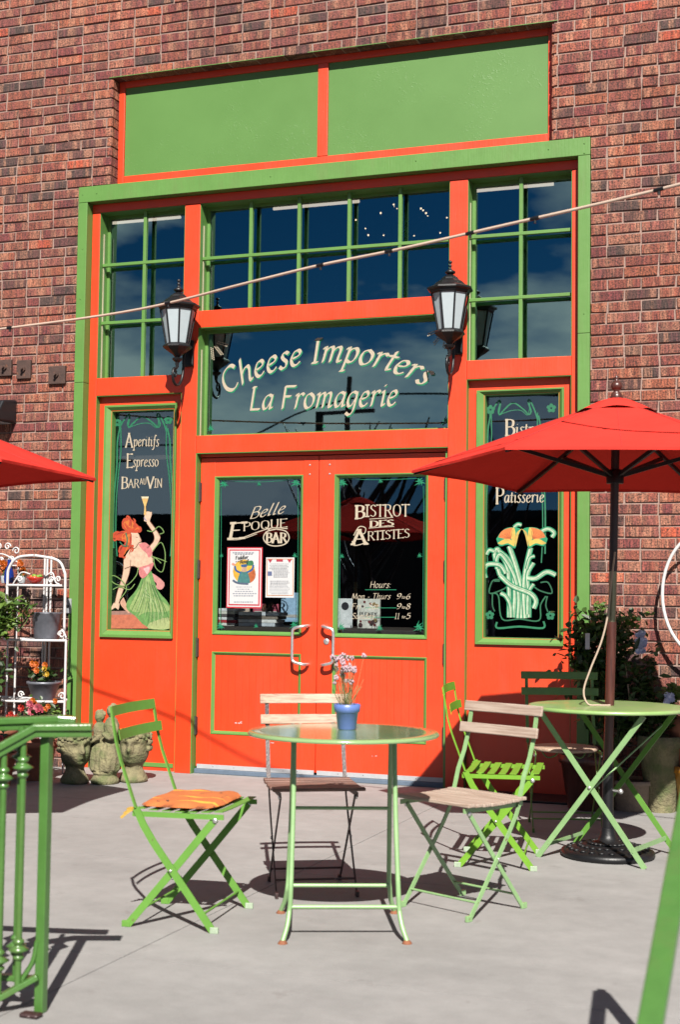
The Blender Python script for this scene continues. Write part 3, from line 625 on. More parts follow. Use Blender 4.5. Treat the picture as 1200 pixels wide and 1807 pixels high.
def border(a, sx, ox, top=True, L=(10, 1100), topy=0):
    # sx scale relative to the left design
    f = lambda pts: [(ox+x*sx, y+topy) for x, y in pts]
    a.line(f([(55, 230), (90, 170), (120, 135), (132, 140), (118, 200), (130, 222), (160, 190), (225, 145), (300, 190), (335, 222), (352, 200), (330, 135), (345, 128), (380, 200), (400, 260)]), 11*sx, GI)
    a.line(f([(60, 150+60), (120, 128), (135, 150), (122, 222), (150, 215), (215, 195), (280, 195), (330, 225), (345, 140)]), 6*sx, GI)
    for sgn, x in ((1, 60), (-1, 405)):
        a.line(f([(x, 230), (x-sgn*18, 330), (x-sgn*22, 500), (x-sgn*40, 700), (x-sgn*48, 900), (x-sgn*46, L[1])]), 11*sx, GI)
        a.line(f([(x+sgn*6, 210), (x+sgn*8, 400), (x-sgn*10, 560), (x-sgn*26, 760), (x-sgn*30, 1000), (x-sgn*20, L[1]+60)]), 8*sx, GI)
def leafmark(a, x, y, s, c=GI):
    for k in range(5):
        t = R(90+72*k); q = (x+cos(t)*s*.55, y-sin(t)*s*.55)
        a.poly([(q[0]+s*.42*cos(u), q[1]+s*.42*sin(u)) for u in [i*pi/3 for i in range(6)]], c, False)
a = Art(artL, PY); 
border(a, 1.0, 68, topy=0); leafmark(a, 110, 188, 34); leafmark(a, 480, 172, 34)
SK = (.82, .56, .40); SK2 = (.72, .40, .27); HR = (.62, .06, .01); HR2 = (.75, .18, .02); DG = (.10, .26, .06); LG = (.34, .48, .16); MG = (.16, .36, .09); PK = (.72, .22, .22)
a.poly([(30, 1558), (330, 1556), (320, 1600), (330, 1680), (30, 1680)], (.62, .17, .09), False); a.poly([(30, 1555), (230, 1553), (230, 1580), (30, 1582)], (.38, .20, .16), False)
a.poly([(155, 1455), (200, 1560), (180, 1560), (130, 1500)], SK2)                                      # rear forearm shade
a.poly([(325, 1300), (360, 1280), (450, 1350), (430, 1400), (385, 1385), (395, 1355)], (.72, .30, .28))   # bent knee/elbow
a.poly([(300, 1290), (350, 1250), (400, 1400), (492, 1520), (490, 1680), (330, 1670), (240, 1590), (180, 1540), (185, 1480), (250, 1400)], MG)
a.poly([(320, 1320), (340, 1300), (370, 1480), (280, 1560), (200, 1540), (240, 1450)], LG); a.poly([(380, 1450), (480, 1520), (470, 1560), (330, 1560), (260, 1590), (330, 1500)], LG)
for k in range(7): a.line([(335-8*k, 1330+18*k), (300+14*k, 1440+8*k), (240+34*k, 1600+8*k)], 4, DG if k % 2 else (.48, .60, .30), True)
a.poly([(345, 1640), (480, 1600), (490, 1680), (335, 1680)], (.45, .52, .22))
a.poly([(215, 1090), (265, 1060), (330, 1080), (365, 1150), (370, 1200), (350, 1250), (300, 1300), (255, 1240), (215, 1230), (165, 1250), (160, 1180)], SK)  # torso
a.poly([(160, 1180), (210, 1180), (200, 1280), (160, 1390), (120, 1500), (95, 1505), (110, 1420), (150, 1290)], SK)              # left arm
a.poly([(85, 1495), (125, 1495), (118, 1545), (95, 1530), (60, 1552), (70, 1520)], SK)
a.poly([(330, 1100), (375, 1050), (375, 1000), (325, 920), (345, 905), (415, 1000), (418, 1045), (365, 1130)], SK)           # raised arm
a.poly([(305, 905), (310, 860), (330, 835), (362, 850), (350, 890), (342, 915)], SK); a.line([(325, 870), (322, 838)], 9, SK); a.line([(345, 865), (360, 840)], 8, SK)
a.line([(305, 880), (322, 905)], 8, (.30, .26, .42)); a.poly([(285, 728), (340, 728), (318, 800), (322, 860), (304, 860), (308, 800)], (.82, .50, .16), False); a.poly([(285, 728), (340, 728), (336, 742), (290, 742)], (.85, .75, .5), False)
a.poly([(265, 1075), (310, 1060), (350, 1090), (365, 1140), (340, 1170), (325, 1140), (290, 1110)], PK)
a.poly([(270, 1240), (340, 1220), (375, 1205), (370, 1230), (350, 1270), (300, 1320), (270, 1290)], PK); a.poly([(300, 1250), (345, 1235), (330, 1290)], (.85, .5, .5))
a.poly([(210, 990), (250, 985), (272, 1010), (288, 1050), (270, 1062), (240, 1100), (215, 1080)], SK)                            # face in profile
a.line([(245, 1022), (262, 1024)], 4, (.2, .08, .05)); a.line([(272, 1048), (284, 1050)], 4, (.55, .08, .06))
for pts, c in [([(215, 990), (150, 960), (150, 900), (190, 880), (235, 910), (280, 960), (262, 990)], HR), ([(75, 1020), (120, 985), (190, 975), (215, 1010), (210, 1090), (170, 1130), (150, 1165), (120, 1160), (140, 1100), (165, 1060), (110, 1040)], HR),
               ([(165, 915), (200, 895), (240, 940), (210, 960)], HR2), ([(165, 1010), (205, 1000), (200, 1060), (170, 1050)], HR2), ([(235, 1085), (215, 1110), (195, 1150), (215, 1080)], HR)]: a.poly(pts, c)
for pts in [[(180, 960), (150, 925), (165, 890), (190, 905)], [(200, 940), (205, 890), (185, 870), (175, 885)], [(230, 950), (240, 905), (225, 885)], [(240, 965), (275, 950), (283, 975), (268, 992)], [(150, 1000), (110, 985), (85, 1000), (78, 1025), (95, 1030)], [(160, 1030), (120, 1040), (100, 1020)], [(170, 1080), (135, 1090), (125, 1130), (145, 1140)], [(160, 1120), (150, 1160), (165, 1170), (172, 1155)], [(215, 1080), (225, 1110), (212, 1130)], [(130, 1015), (95, 1045), (80, 1035)]]: a.line(pts, 13, HR, 1)
for k, pts in enumerate([[(185, 970), (160, 930), (172, 900)], [(210, 960), (212, 910), (198, 890)], [(235, 975), (262, 955), (272, 972)], [(190, 1000), (140, 990), (100, 1008)], [(200, 1020), (160, 1030), (128, 1020)], [(190, 1060), (150, 1090), (135, 1120)], [(200, 1050), (180, 1110), (160, 1150)], [(215, 1000), (205, 1040), (212, 1080)], [(180, 985), (150, 1010), (150, 1050)]]): a.line(pts, 6, (.85, .20, .02) if k % 2 == 0 else (.36, .015, .01), 2)
for pts in [[(158, 1180), (150, 1290), (110, 1420), (92, 1500)], [(210, 1185), (200, 1280), (160, 1390), (122, 1498)], [(325, 920), (375, 1000), (375, 1050), (330, 1100)], [(348, 905), (415, 1000), (418, 1045), (368, 1130)], [(212, 1092), (240, 1102), (268, 1064), (288, 1050), (272, 1010)], [(255, 1240), (215, 1232), (165, 1250)], [(366, 1150), (371, 1200)]]: a.line(pts, 3.5, (.20, .06, .03))
for k in range(16): a.line([(300+5*k, 1320+3*k), (270+12*k, 1430+6*k), (210+19*k, 1560+5*k)], 3.2, [(.06, .20, .04), (.46, .58, .26), (.12, .30, .07)][k % 3], 2)
for k in range(9): a.line([(330+14*k, 1480+5*k), (345+13*k, 1560), (330+16*k, 1660)], 3, [(.06, .20, .04), (.50, .56, .28)][k % 2], 2)
a.line([(175, 990), (185, 1040), (178, 1080)], 9, (.02, .2, .1)); a.line([(130, 1055), (160, 1085), (195, 1085)], 7, (.02, .2, .1))
for pts in [[(265, 1240), (250, 1300), (180, 1370), (100, 1360), (60, 1320), (90, 1300), (150, 1340), (180, 1400), (130, 1470)], [(370, 1120), (430, 1060), (460, 1150), (440, 1270), (390, 1240), (380, 1170), (430, 1210)], [(360, 1160), (420, 1180), (470, 1200)], [(80, 1400), (130, 1380), (200, 1400), (240, 1360)], [(330, 975), (370, 980), (415, 945), (450, 985), (420, 1000)]]:
    a.line(pts, 6, (.22, .38, .10))
a.build('painted_figure', pl)
def wordsL(m, Y, dx, dz):
    def wr(t, x0, y0, x1, y1, hh, cap=1.28):
        X0, Z0 = artL(x0, y0); X1, Z1 = artL(x1, y1); W = text_width(t)+.35*(cap-1)
        pf = line_place(X0+dx, X1+dx, Z0+dz, Z1+dz, Y, W, hh)
        first = t[0]; w0 = (GL[first][0]+4)/100*cap
        write(m, first, lambda s, t_: pf(s*cap, t_*cap-.05), 1, nib=(1, .05), nw=.125, hair=.04, slant=0, serif=.08)
        write(m, t[1:], lambda s, t_: pf(w0+s*(W-w0)/max(.1, text_width(t[1:])), t_), 1, nib=(1, .1), nw=.10, hair=.035, slant=0, serif=.05)
    wr('Aperitifs', 172, 362, 415, 362, .105); wr('Espresso', 178, 512, 412, 508, .105)
    wr('BAR', 140, 665, 272, 663, .082, 1.35); wr('VIN', 325, 662, 440, 660, .082, 1.3)
    X0, Z0 = artL(275, 640); X1, Z1 = artL(322, 640); write(m, 'AU', line_place(X0+dx, X1+dx, Z0+dz, Z1+dz, Y, 1.2, .06), 1, nib=(1, 0), nw=.12, hair=.05, slant=0)
    X0, Z0 = artL(292, 322); m.add([(X0, Y, Z0), (X0+.018, Y, Z0+.010), (X0+.019, Y, Z0+.014), (X0, Y, Z0+.006)], [(0, 1, 2, 3)])
lettering(pl, wordsL, False, PY-.001)
a = Art(artR, PY)
border(a, .93, 80, topy=10, L=(10, 1150)); leafmark(a, 137, 200, 34); leafmark(a, 541, 190, 34); leafmark(a, 132, 1565, 32); leafmark(a, 535, 1568, 32)
ST = (.50, .68, .46); SE = (.0, .34, .15)
a.line([(180, 1610), (185, 1650), (330, 1640), (485, 1650), (490, 1605)], 13, (.0, .22, .09)); a.line([(150, 1420), (190, 1440), (215, 1590), (330, 1590), (460, 1600), (470, 1500), (505, 1440)], 9, (.0, .16, .06))
for pts in [[(200, 1330), (150, 1340), (130, 1420), (210, 1400), (250, 1375)], [(470, 1350), (520, 1350), (545, 1420), (470, 1405), (430, 1380)], [(160, 1340), (200, 1340)], [(150, 1420), (150, 1500), (165, 1540)], [(515, 1440), (505, 1500), (520, 1545)]]: a.line(pts, 9, (.0, .13, .05))
leaves = [([(262, 1580), (262, 1400), (250, 1250), (200, 1150), (180, 1130), (165, 1170), (200, 1300)], 22), ([(290, 1580), (300, 1400), (270, 1220), (190, 1140)], 22), ([(345, 1585), (345, 1400), (310, 1250), (262, 1110)], 24), ([(320, 1585), (325, 1430), (290, 1290), (215, 1170), (180, 1190), (180, 1260)], 18),
          ([(370, 1585), (360, 1420), (370, 1280), (405, 1120)], 24), ([(395, 1580), (395, 1440), (385, 1300), (425, 1220)], 18), ([(275, 1580), (270, 1500), (240, 1440), (205, 1420)], 18), ([(385, 1560), (390, 1420), (425, 1360)], 16),
          ([(385, 1320), (440, 1322), (510, 1280), (570, 1300)], 22), ([(380, 1260), (400, 1190), (432, 1175)], 13), ([(105, 1320), (95, 1270), (120, 1230), (200, 1235), (240, 1290)], 20), ([(110, 1165), (130, 1135), (165, 1145)], 16),
          ([(200, 1300), (280, 1370), (400, 1420), (440, 1470), (425, 1520)], 24), ([(470, 1015), (520, 995), (560, 1020), (545, 1050)], 18), ([(295, 985), (320, 965), (345, 970)], 14)]
SE2 = (.0, .16, .07)
for pts, wdt in leaves:
    a.line(pts, wdt+13, SE); a.line(pts, wdt+3, SE2); a.line(pts, wdt-1, ST); a.line([(x+wdt*.24, y) for x, y in pts], wdt*.28, (.24, .44, .26)); a.line([(x-wdt*.2, y) for x, y in pts], wdt*.2, (.72, .82, .62))
YL, OR_ = (.80, .55, .10), (.85, .22, .04)
for cx, sg in ((255, 1), (440, -1)):
    f = lambda pts: [(cx+sg*x, y) for x, y in pts]
    a.poly(f([(-78, 1062), (-50, 1020), (-10, 990), (45, 985), (85, 1000), (60, 1060), (48, 1125), (0, 1100), (-55, 1110)]), SE)
    a.poly(f([(-65, 1050), (-45, 1015), (-10, 995), (38, 990), (30, 1040), (10, 1065)]), OR_); a.poly(f([(-70, 1090), (-20, 1062), (25, 1072), (44, 1112), (0, 1090), (-40, 1100)]), YL)
    a.poly(f([(25, 1070), (20, 1020), (40, 985), (52, 1040), (42, 1110)]), YL); a.poly(f([(50, 1060), (62, 1015), (95, 995), (75, 1020), (52, 1112)]), (.72, .48, .10))
    for k in range(6): a.line(f([(20, 1060), (-60+18*k, 1045-8*k)]), 3, (.55, .12, .02))
a.build('painted_flowers', pr)
def wordsR(m, Y, dx, dz):
    for t, y, x0, x1 in [('Bistro', 368, 235, 470), ('Patisserie', 822, 172, 497)]:
        X0, Z0 = artR(x0, y); X1, Z1 = artR(x1, y-4); W = text_width(t)+.16
        pf = line_place(X0+dx, X1+dx, Z0+dz, Z1+dz, Y, W, .105); w0 = (GL[t[0]][0]+4)/100*1.35
        write(m, t[0], lambda s, t_: pf(s*1.35, t_*1.35-.05), 1, nib=(1, .05), nw=.125, hair=.04, slant=0, serif=.08)
        write(m, t[1:], lambda s, t_: pf(w0+s*(W-w0)/text_width(t[1:]), t_), 1, nib=(1, .1), nw=.10, hair=.035, slant=0, serif=.05)
lettering(pr, wordsR, False, PY-.001)

# ---------------------------------------------------------------- doors
board('door_jamb', G, -4.1405, -4.134, .062, .16, 0, 2.1205, bevel=0); board('door_jamb', G, -2.4195, -2.396, .095, .16, 0, 2.098, bevel=0); board('door_jamb', G, -4.1335, -2.396, .062, .16, 2.1175, 2.1215, bevel=0); board('door_head', O, -4.1335, -2.396, .118, .16, 2.0985, 2.1170, bevel=0)
board('threshold', M['slate'], -4.132, -2.40, .10, .20, .001, .030); 
DY = .12
def door(x0, x1, gx0, gx1, label):
    zt = 2.092; g0, g1 = .918, 1.968; p0, p1 = .262, .803; e = .024
    d = MB().box(x0, gx0, DY, DY+.045, .045, zt).box(gx1, x1, DY, DY+.045, .045, zt).build('door', O, sf, world=True, bevel=.002, label=label)
    MB().box(gx0, gx1, DY+.0008, DY+.044, g1, zt).build('rail', O, d, world=True); MB().box(gx0, gx1, DY+.0008, DY+.044, p1, g0).build('rail', O, d, world=True); MB().box(gx0, gx1, DY+.0008, DY+.044, .045, p0).build('rail', O, d, world=True)
    frame4('moulding', G, d, gx0-.0, gx1+.0, g0, g1, gx0+e, gx1-e, g0+e, g1-e, DY-.006, DY+.014, DY+.03)
    MB().box(gx0+e-.006, gx1-e+.006, DY+.022, DY+.027, g0+e-.006, g1-e+.006).build('pane', M['doorglass'], d, world=True)
    frame4('moulding', G, d, gx0, gx1, p0, p1, gx0+.021, gx1-.021, p0+.021, p1-.021, DY-.004, DY+.008, DY+.03)
    n = 12; wv = (gx1-gx0-.036)/n
    for k in range(n): MB().box(gx0+.018+k*wv+.0004, gx0+.018+(k+1)*wv-.0004, DY+.010, DY+.034, p0+.018, p1-.018).build('panel_plank', O, d, world=True, bevel=.0009)
    sw = MB().box(x0+.012, x1-.004, DY-.008, DY-.0005, .032, .060).build('door_sweep', M['alu'], d, world=True)
    return d
dl = door(-4.130, -3.2825, -4.024, -3.389, 'left door leaf with posters'); dr = door(-3.2775, -2.4205, -3.170, -2.538, 'right door leaf with opening hours')
for dd, hx in ((dl, -4.1315), (dr, -2.4205)):
    for (h0, h1) in ((1.80, 1.93), (1.285, 1.412), (.765, .893), (.252, .374)):
        MB().tube([(hx, .107, h0), (hx, .107, h1)], .0085, 8).box(hx-.012, hx+.012, .110, .1185, h0+.004, h1-.004).build('hinge', M['hinge'], dd, world=True)
for dd, ax, sg in ((dl, -3.338, -1), (dr, -3.232, 1)):
    zt, zb = .985, .737; gx = ax + sg*.088
    pts = smooth([(ax, .121, zt), (ax+sg*.002, .085, zt), (ax+sg*.03, .060, zt-.004), (gx-sg*.01, .058, zt-.018), (gx, .058, zt-.05), (gx, .058, (zt+zb)/2), (gx, .058, zb+.05), (gx-sg*.01, .058, zb+.018), (ax+sg*.03, .060, zb+.004), (ax+sg*.002, .085, zb), (ax, .121, zb)], 5)
    MB().tube(pts, .0105, 10).build('handle', M['steel'], dd, world=True)
for dd, x in ((dl, -3.345), (dr, -3.2065)):
    for z in (2.031, 1.970):
        o = MB().lathe([(.0075, 0), (.0075, .002), (.004, .0045)], 10).build('bolt', M['steel'], dd); o.location = (x+3.27, DY-.12, z); o.rotation_euler = (pi/2, 0, 0)
o = MB().lathe([(.021, 0), (.021, .004), (.015, .008), (.006, .0085)], 16).build('lock', M['steel'], dr); o.location = (-3.213+3.27, 0, .887); o.rotation_euler = (pi/2, 0, 0)
for dd, xs_ in ((dl, (-4.0, -3.85, -3.62, -3.5, -3.40)), (dr, (-3.12, -2.95, -2.76, -2.6))):
    for x in xs_:
        o = MB().lathe([(.003, 0), (.001, .002)], 6).build('screw', M['hinge'], dd); o.location = (x+3.27, -.0085, .047); o.rotation_euler = (pi/2, 0, 0)
for (x0, z0, w_, h_, dd) in [(-3.875, .335, .055, .007, dl), (-3.835, .338, .03, .012, dl), (-3.435, .150, .026, .012, dl), (-3.60, .22, .02, .004, dl), (-2.9, .17, .03, .004, dr)]:
    m = MB()
    for q in range(5):
        X = x0+random.uniform(0, w_); Z = z0+random.uniform(0, h_); L3 = random.uniform(.006, .022); T3 = random.uniform(.0015, .004); yq = DY-.0006 if z0 < .26 else DY+.0094
        m.add([(X, yq, Z), (X+L3*.5, yq, Z-T3), (X+L3, yq, Z+T3*.4), (X+L3*.4, yq, Z+T3)], [(0, 1, 2, 3)])
    m.build('scuff_mark', M['paper'], dd, world=True, kind='stuff')
# door lettering
GY = DY+.0215
mapDL = bil([-5.6801784854, .0041680893, .00011026023, -9.86578e-08], [5.35956657, -.00053849203, -.0039987417, 5.56954e-07])
mapDR = bil([-5.5370103247, .0039173802, .00010820301, -9.91373e-08], [5.340990426, -.00050529684, -.0039794322, 5.22582e-07])
def dL(x, y): return mapDL(340+x/2.609, 800+y/2.609)
def dR(x, y): return mapDR(340+x/2.609, 800+y/2.609)
def wline(m, f, t, x0, y0, x1, y1, hh, Y, **kw):
    X0, Z0 = f(x0, y0); X1, Z1 = f(x1, y1); return write(m, t, line_place(X0, X1, Z0, Z1, Y, text_width(t), hh), 1, **kw)
def wstroke(m, f, pts, wd, Y):
    P = smooth([Vector(p) for p in pts], 6); vs = []
    for i, p in enumerate(P):
        t = (P[min(i+1, len(P)-1)]-P[max(i-1, 0)]).normalized(); n = Vector((-t.y, t.x))*wd/2
        for q in (p+n, p-n): X, Z = f(q.x, q.y); vs.append((X, Y, Z))
    m.add(vs, [(2*i, 2*i+1, 2*i+3, 2*i+2) for i in range(len(P)-1)])
m = MB()
wline(m, dL, 'Belle', 264, 304, 425, 276, .105, GY-.0016, nib=(.9, .3), nw=.09, hair=.04, slant=.35)
f_ = lambda X0, Z0: None
wline(m, dL, 'E', 165, 396, 240, 392, .150, GY-.0018, nib=(1, .05), nw=.10, hair=.05, slant=.12, serif=.10)
wline(m, dL, 'POQUE', 236, 358, 440, 340, .078, GY-.0014, nib=(1, .05), nw=.09, hair=.04, slant=0, serif=.06)
wstroke(m, dL, [(168, 393), (230, 390), (300, 365), (370, 345), (440, 348)], 4, GY-.001); wstroke(m, dL, [(165, 400), (230, 396), (300, 372)], 3, GY-.001)
wline(m, dL, 'BAR', 342, 412, 438, 412, .088, GY-.0014, nib=(1, .05), nw=.18, hair=.06, slant=0, serif=.10)
wstroke(m, dL, [(388, 350), (345, 362), (330, 392), (350, 420), (388, 428), (430, 418), (447, 390), (432, 360), (388, 350)], 5, GY-.001)
m.build('lettering', M['goldink'], dl, world=True)
m = MB()
wline(m, dR, 'B', 752, 302, 800, 300, .118, GY-.0018, nib=(1, .05), nw=.14, hair=.05, slant=0, serif=.1); wline(m, dR, 'ISTROT', 800, 292, 1003, 290, .105, GY-.0014, nib=(1, .05), nw=.10, hair=.04, slant=0, serif=.07)
wline(m, dR, 'DES', 820, 341, 932, 334, .055, GY-.0014, nib=(1, .05), nw=.16, hair=.05, slant=0, serif=.09)
wstroke(m, dR, [(818, 304), (875, 300), (928, 296)], 3, GY-.001); wstroke(m, dR, [(815, 346), (875, 341), (932, 338)], 3, GY-.001)
wline(m, dR, 'A', 740, 420, 812, 418, .130, GY-.0018, nib=(1, .05), nw=.13, hair=.05, slant=0, serif=.1); wline(m, dR, 'RTISTES', 810, 402, 1004, 388, .078, GY-.0014, nib=(1, .05), nw=.10, hair=.04, slant=0, serif=.08)
wstroke(m, dR, [(745, 380), (770, 340), (800, 345), (795, 370), (770, 372)], 4, GY-.001); wstroke(m, dR, [(738, 405), (745, 425), (780, 420), (800, 410), (815, 420)], 4, GY-.001)
wline(m, dR, 'Hours:', 820, 620, 918, 620, .058, GY-.0014, nw=.10, hair=.035)
for t, y, h_, x0, x1 in [('Mon - Thurs', 672, '9 to 6', 735, 915), ('Fri - Sat', 718, '9 to 8', 735, 860), ('Sunday', 762, '11 to 5', 735, 845)]:
    wline(m, dR, t, x0, y, x1, y, .052, GY-.0014, nw=.10, hair=.035)
    A, B = h_.split(' to '); xa = 940 if A == '9' else 933
    wline(m, dR, A, xa, y, xa+24, y, .052, GY-.0014, nw=.10, hair=.035); wline(m, dR, 'to', 966, y-3, 984, y-3, .026, GY-.0014, nw=.12, hair=.05); wline(m, dR, B, 984, y, 1006, y, .052, GY-.0014, nw=.10, hair=.035)
m.build('lettering', M['goldink'], dr, world=True)
m = MB()
for (y) in (629, 712, 755): wstroke(m, dR, [(798, y), (870, y), (942, y)], 2.5, GY-.001)
for x in (680, 1065): wstroke(m, dR, [(x, 150), (x+2, 300), (x, 470), (x-2, 800)], 2, GY-.001)
wstroke(m, dR, [(700, 118), (870, 122), (1040, 116)], 2, GY-.001)
for (x, y, s) in [(692, 135, .045), (1050, 130, .045), (870, 128, .022), (690, 475, .022), (1048, 472, .022), (688, 800, .035), (866, 804, .03), (1045, 800, .045)]: sprig(m, *dR(x, y), s, GY-.001)
m.build('corner_sprig', M['greenink'], dr, world=True)
m = MB()
for (x, y, s) in [(145, 140, .045), (478, 135, .045), (310, 142, .022), (135, 472, .02), (473, 472, .025), (130, 795, .04), (296, 795, .022), (470, 790, .04)]: sprig(m, *dL(x, y), s, GY-.001)
for x in (133, 487): wstroke(m, dL, [(x, 160), (x+1, 300), (x, 470), (x-3, 800)], 2, GY-.001)
wstroke(m, dL, [(150, 128), (310, 132), (480, 122)], 2, GY-.001)
m.build('corner_sprig', M['greenink'], dl, world=True)

# posters taped to the left door glass
def dpoint(f, x, y, Y): X, Z = f(x, y); return (X, Y, Z)
def quad(f, x0, y0, x1, y1, Y, th=.001):
    m = MB(); X0, Z0 = f(x0, y1); X1, Z1 = f(x1, y0); m.box(X0, X1, Y-th, Y, Z0, Z1); return m
P1 = quad(dL, 158, 434, 327, 712, GY-.003).build('poster', M['red']); tag(P1, 'red-bordered musical poster with round yellow picture on the left door glass', 'poster')
quad(dL, 163, 439, 322, 706, GY-.0042, .0006).build('border', M['paper'], P1); quad(dL, 168, 444, 317, 700, GY-.005, .0006).build('red_border', M['red'], P1); quad(dL, 173, 450, 311, 694, GY-.0058, .0006).build('sheet', M['paper'], P1)
a = Art(dL, GY-.0066)
a.poly([(242+52*cos(t), 545+55*sin(t)) for t in [i*pi/8 for i in range(16)]], (.80, .45, .03), False)
a.poly([(258+38*cos(t), 560+40*sin(t)) for t in [i*pi/8 for i in range(16)]], (.55, .12, .02), False); a.poly([(240+40*cos(t), 530+30*sin(t)) for t in [i*pi/8 for i in range(16)]], (.82, .52, .05), False)
a.poly([(225, 545), (255, 545), (270, 590), (260, 600), (215, 600), (212, 585)], (.05, .22, .22)); a.poly([(232, 520), (252, 520), (254, 545), (230, 545)], (.6, .38, .25)); a.poly([(228, 514), (256, 512), (254, 524), (230, 524)], (.02, .1, .3))
a.line([(228, 552), (205, 540), (200, 520)], 9, (.02, .1, .35)); a.line([(256, 550), (280, 535), (285, 515)], 9, (.02, .1, .35)); a.poly([(250, 500), (280, 495), (285, 515), (258, 518)], (.03, .2, .08))
a.line([(190, 585), (205, 595), (225, 600), (262, 602)], 9, (.08, .12, .2)); a.line([(186, 510), (200, 515)], 10, (.75, .3, .2))
for y, x0, x1 in [(616, 205, 275), (626, 212, 268), (636, 200, 280), (646, 190, 292), (656, 195, 285), (684, 196, 286), (458, 190, 290), (464, 200, 280)]:
    x = x0
    while x < x1: ww = random.uniform(4, 12); a.line([(x, y), (x+ww, y)], 2.4, (.35, .38, .48), poly=True); x += ww+3
a.build('picture', P1)['kind'] = 'stuff'
m = MB(); wline(m, dL, 'Fiddler', 203, 490, 262, 486, .032, GY-.0095, nib=(1, .1), nw=.16, hair=.07, slant=.05); wline(m, dL, 'on the', 203, 502, 222, 501, .012, GY-.0095, nw=.18, hair=.08); wline(m, dL, 'Roof', 224, 508, 262, 504, .030, GY-.0095, nib=(1, .1), nw=.18, hair=.07, slant=.05)
m.build('lettering', flat((.02, .02, .02)), P1)
P2 = quad(dL, 340, 481, 472, 664, GY-.003).build('notice', M['paper']); tag(P2, 'white printed notice with thin orange border right of the red-bordered poster', 'notice')
a = Art(dL, GY-.0045)
for s_ in ([(347, 488), (465, 488)], [(347, 655), (465, 655)], [(347, 488), (347, 655)], [(465, 488), (465, 655)]): a.line(s_, 3, (.75, .3, .1), poly=True)
a.poly([(390, 490), (420, 490), (420, 500), (390, 500)], (.5, .02, .05), False); a.poly([(352, 490), (372, 490), (362, 506)], (.5, .02, .05), False); a.poly([(440, 490), (460, 490), (450, 506)], (.5, .02, .05), False); a.poly([(350, 545), (370, 545), (370, 565), (350, 565)], (.12, .15, .3), False)
y = 510
while y < 650:
    if not 572 < y < 586:
        x = 378 if 540 < y < 570 else 358+random.uniform(0, 14)
        xe = 454-random.uniform(0, 16)
        while x < xe: ww = random.uniform(4, 10); a.line([(x, y), (min(x+ww, xe), y)], 2, (.42, .44, .50), poly=True); x += ww+2.5
    y += 6.5
a.build('printed_text', P2)

# ---------------------------------------------------------------- things on display inside the doors
tb = thing('display_table', 'dark display table standing inside behind the double doors', 'table', (-3.3, .62, 0))
MB().box(-4.25, -2.35, .185, .95, .935, .970).build('table_top', M['interior2'], tb, world=True)
MB().box(-4.2, -2.4, .40, .42, .55, .934).build('apron', M['interior2'], tb, world=True)
for x in (-4.18, -2.42):
    for y in (.42, .88): MB().box(x-.03, x+.03, y-.03, y+.03, 0, .934).build('leg', M['interior2'], tb, world=True)
def book(x0, x1, y0, y1, z0, z1, c, label, cat='book', lean=0, grp=None):
    o = MB().box(x0, x1, y0, y1, z0, z1).build('book', flat([min(1.3, q*1.7) for q in c]), bevel=.002); tag(o, label, cat, grp)
    MB().box(x0+.004, x1-.004, y0+.002, y1+.003, z0+.003, z1-.003).build('pages', M['paper'], o); return o
z = .972
for k, (c, dx, cn) in enumerate([((.75, .72, .66), 0, 'cream'), ((.5, .04, .05), .01, 'red'), ((.78, .78, .8), -.01, 'white'), ((.12, .1, .1), .005, 'black'), ((.7, .68, .6), .0, 'ivory'), ((.75, .75, .75), .01, 'pale grey')]):
    pos = ['bottom', 'second', 'third', 'fourth', 'fifth', 'top'][k]
    book(-4.085+dx, -3.93+dx, .26, .42, z, z+.018, c, f'{cn} book, {pos} of the stack at left behind the door glass'); z += .0195
z = .972
for k, (c, cn) in enumerate([((.55, .58, .62), 'grey'), ((.75, .73, .70), 'white'), ((.25, .2, .16), 'brown'), ((.7, .72, .78), 'bluish white')]):
    book(-3.905, -3.64+.01*k, .27, .43, z, z+.022, c, f'{cn} book, {["bottom", "second", "third", "top"][k]} of the low stack beside a brown statuette'); z += .024
for (x0, x1, z0, z1, c, lb) in [(-4.10, -3.98, 1.06, 1.30, (.55, .42, .34), 'tan picture book propped upright at the far left behind the glass'), (-4.1, -3.99, .96, 1.03, (.05, .35, .42), 'turquoise box beside the leaning tan book'), (-3.95, -3.76, 1.02, 1.12, (.45, .08, .12), 'crimson book propped under the red-bordered poster'), (-3.74, -3.50, 1.00, 1.20, (.30, .45, .62), 'pale blue magazine propped behind the notice')]:
    o = MB().box(x0, x1, .62, .635, z0, z1).build('book', flat([min(1.3, q*2) for q in c]), bevel=.001); tag(o, lb, 'book'); o.location.z = 0
    MB().box(x0+.01, x1-.01, .6185, .6198, z0+.03, z0+.05).build('printed_band', flat((.8, .75, .7)), o)
st = thing('statuette', 'small glossy brown animal statuette between the book stacks', 'statuette', (-3.72, .34, 1.068))
MB().ball((0, 0, .03), (.035, .025, .028)).ball((.028, -.01, .055), (.018, .016, .018)).ball((-.03, 0, .02), (.015, .02, .02)).build('body', flat((.20, .07, .03)), st)
o = MB().box(-3.231, -3.122, .355, .367, .971, 1.165).build('sign_card', flat((1.25, 1.25, 1.25)), bevel=.004); tag(o, 'white display card with round dark emblem behind the right door glass', 'card')
m = MB(); m.add([(-3.172+.026*cos(t), .3535, 1.115+.026*sin(t)) for t in [i*pi/10 for i in range(20)]], [tuple(range(20))]); m.build('emblem', flat((.02, .02, .03)), o)
o = MB().box(-3.084, -2.929, .35, .368, .971, 1.165).build('book', flat((1.2, 1.15, 1.02)), bevel=.002); tag(o, 'cream cookbook titled PLENTY standing upright behind the right door glass', 'book')
m = MB()
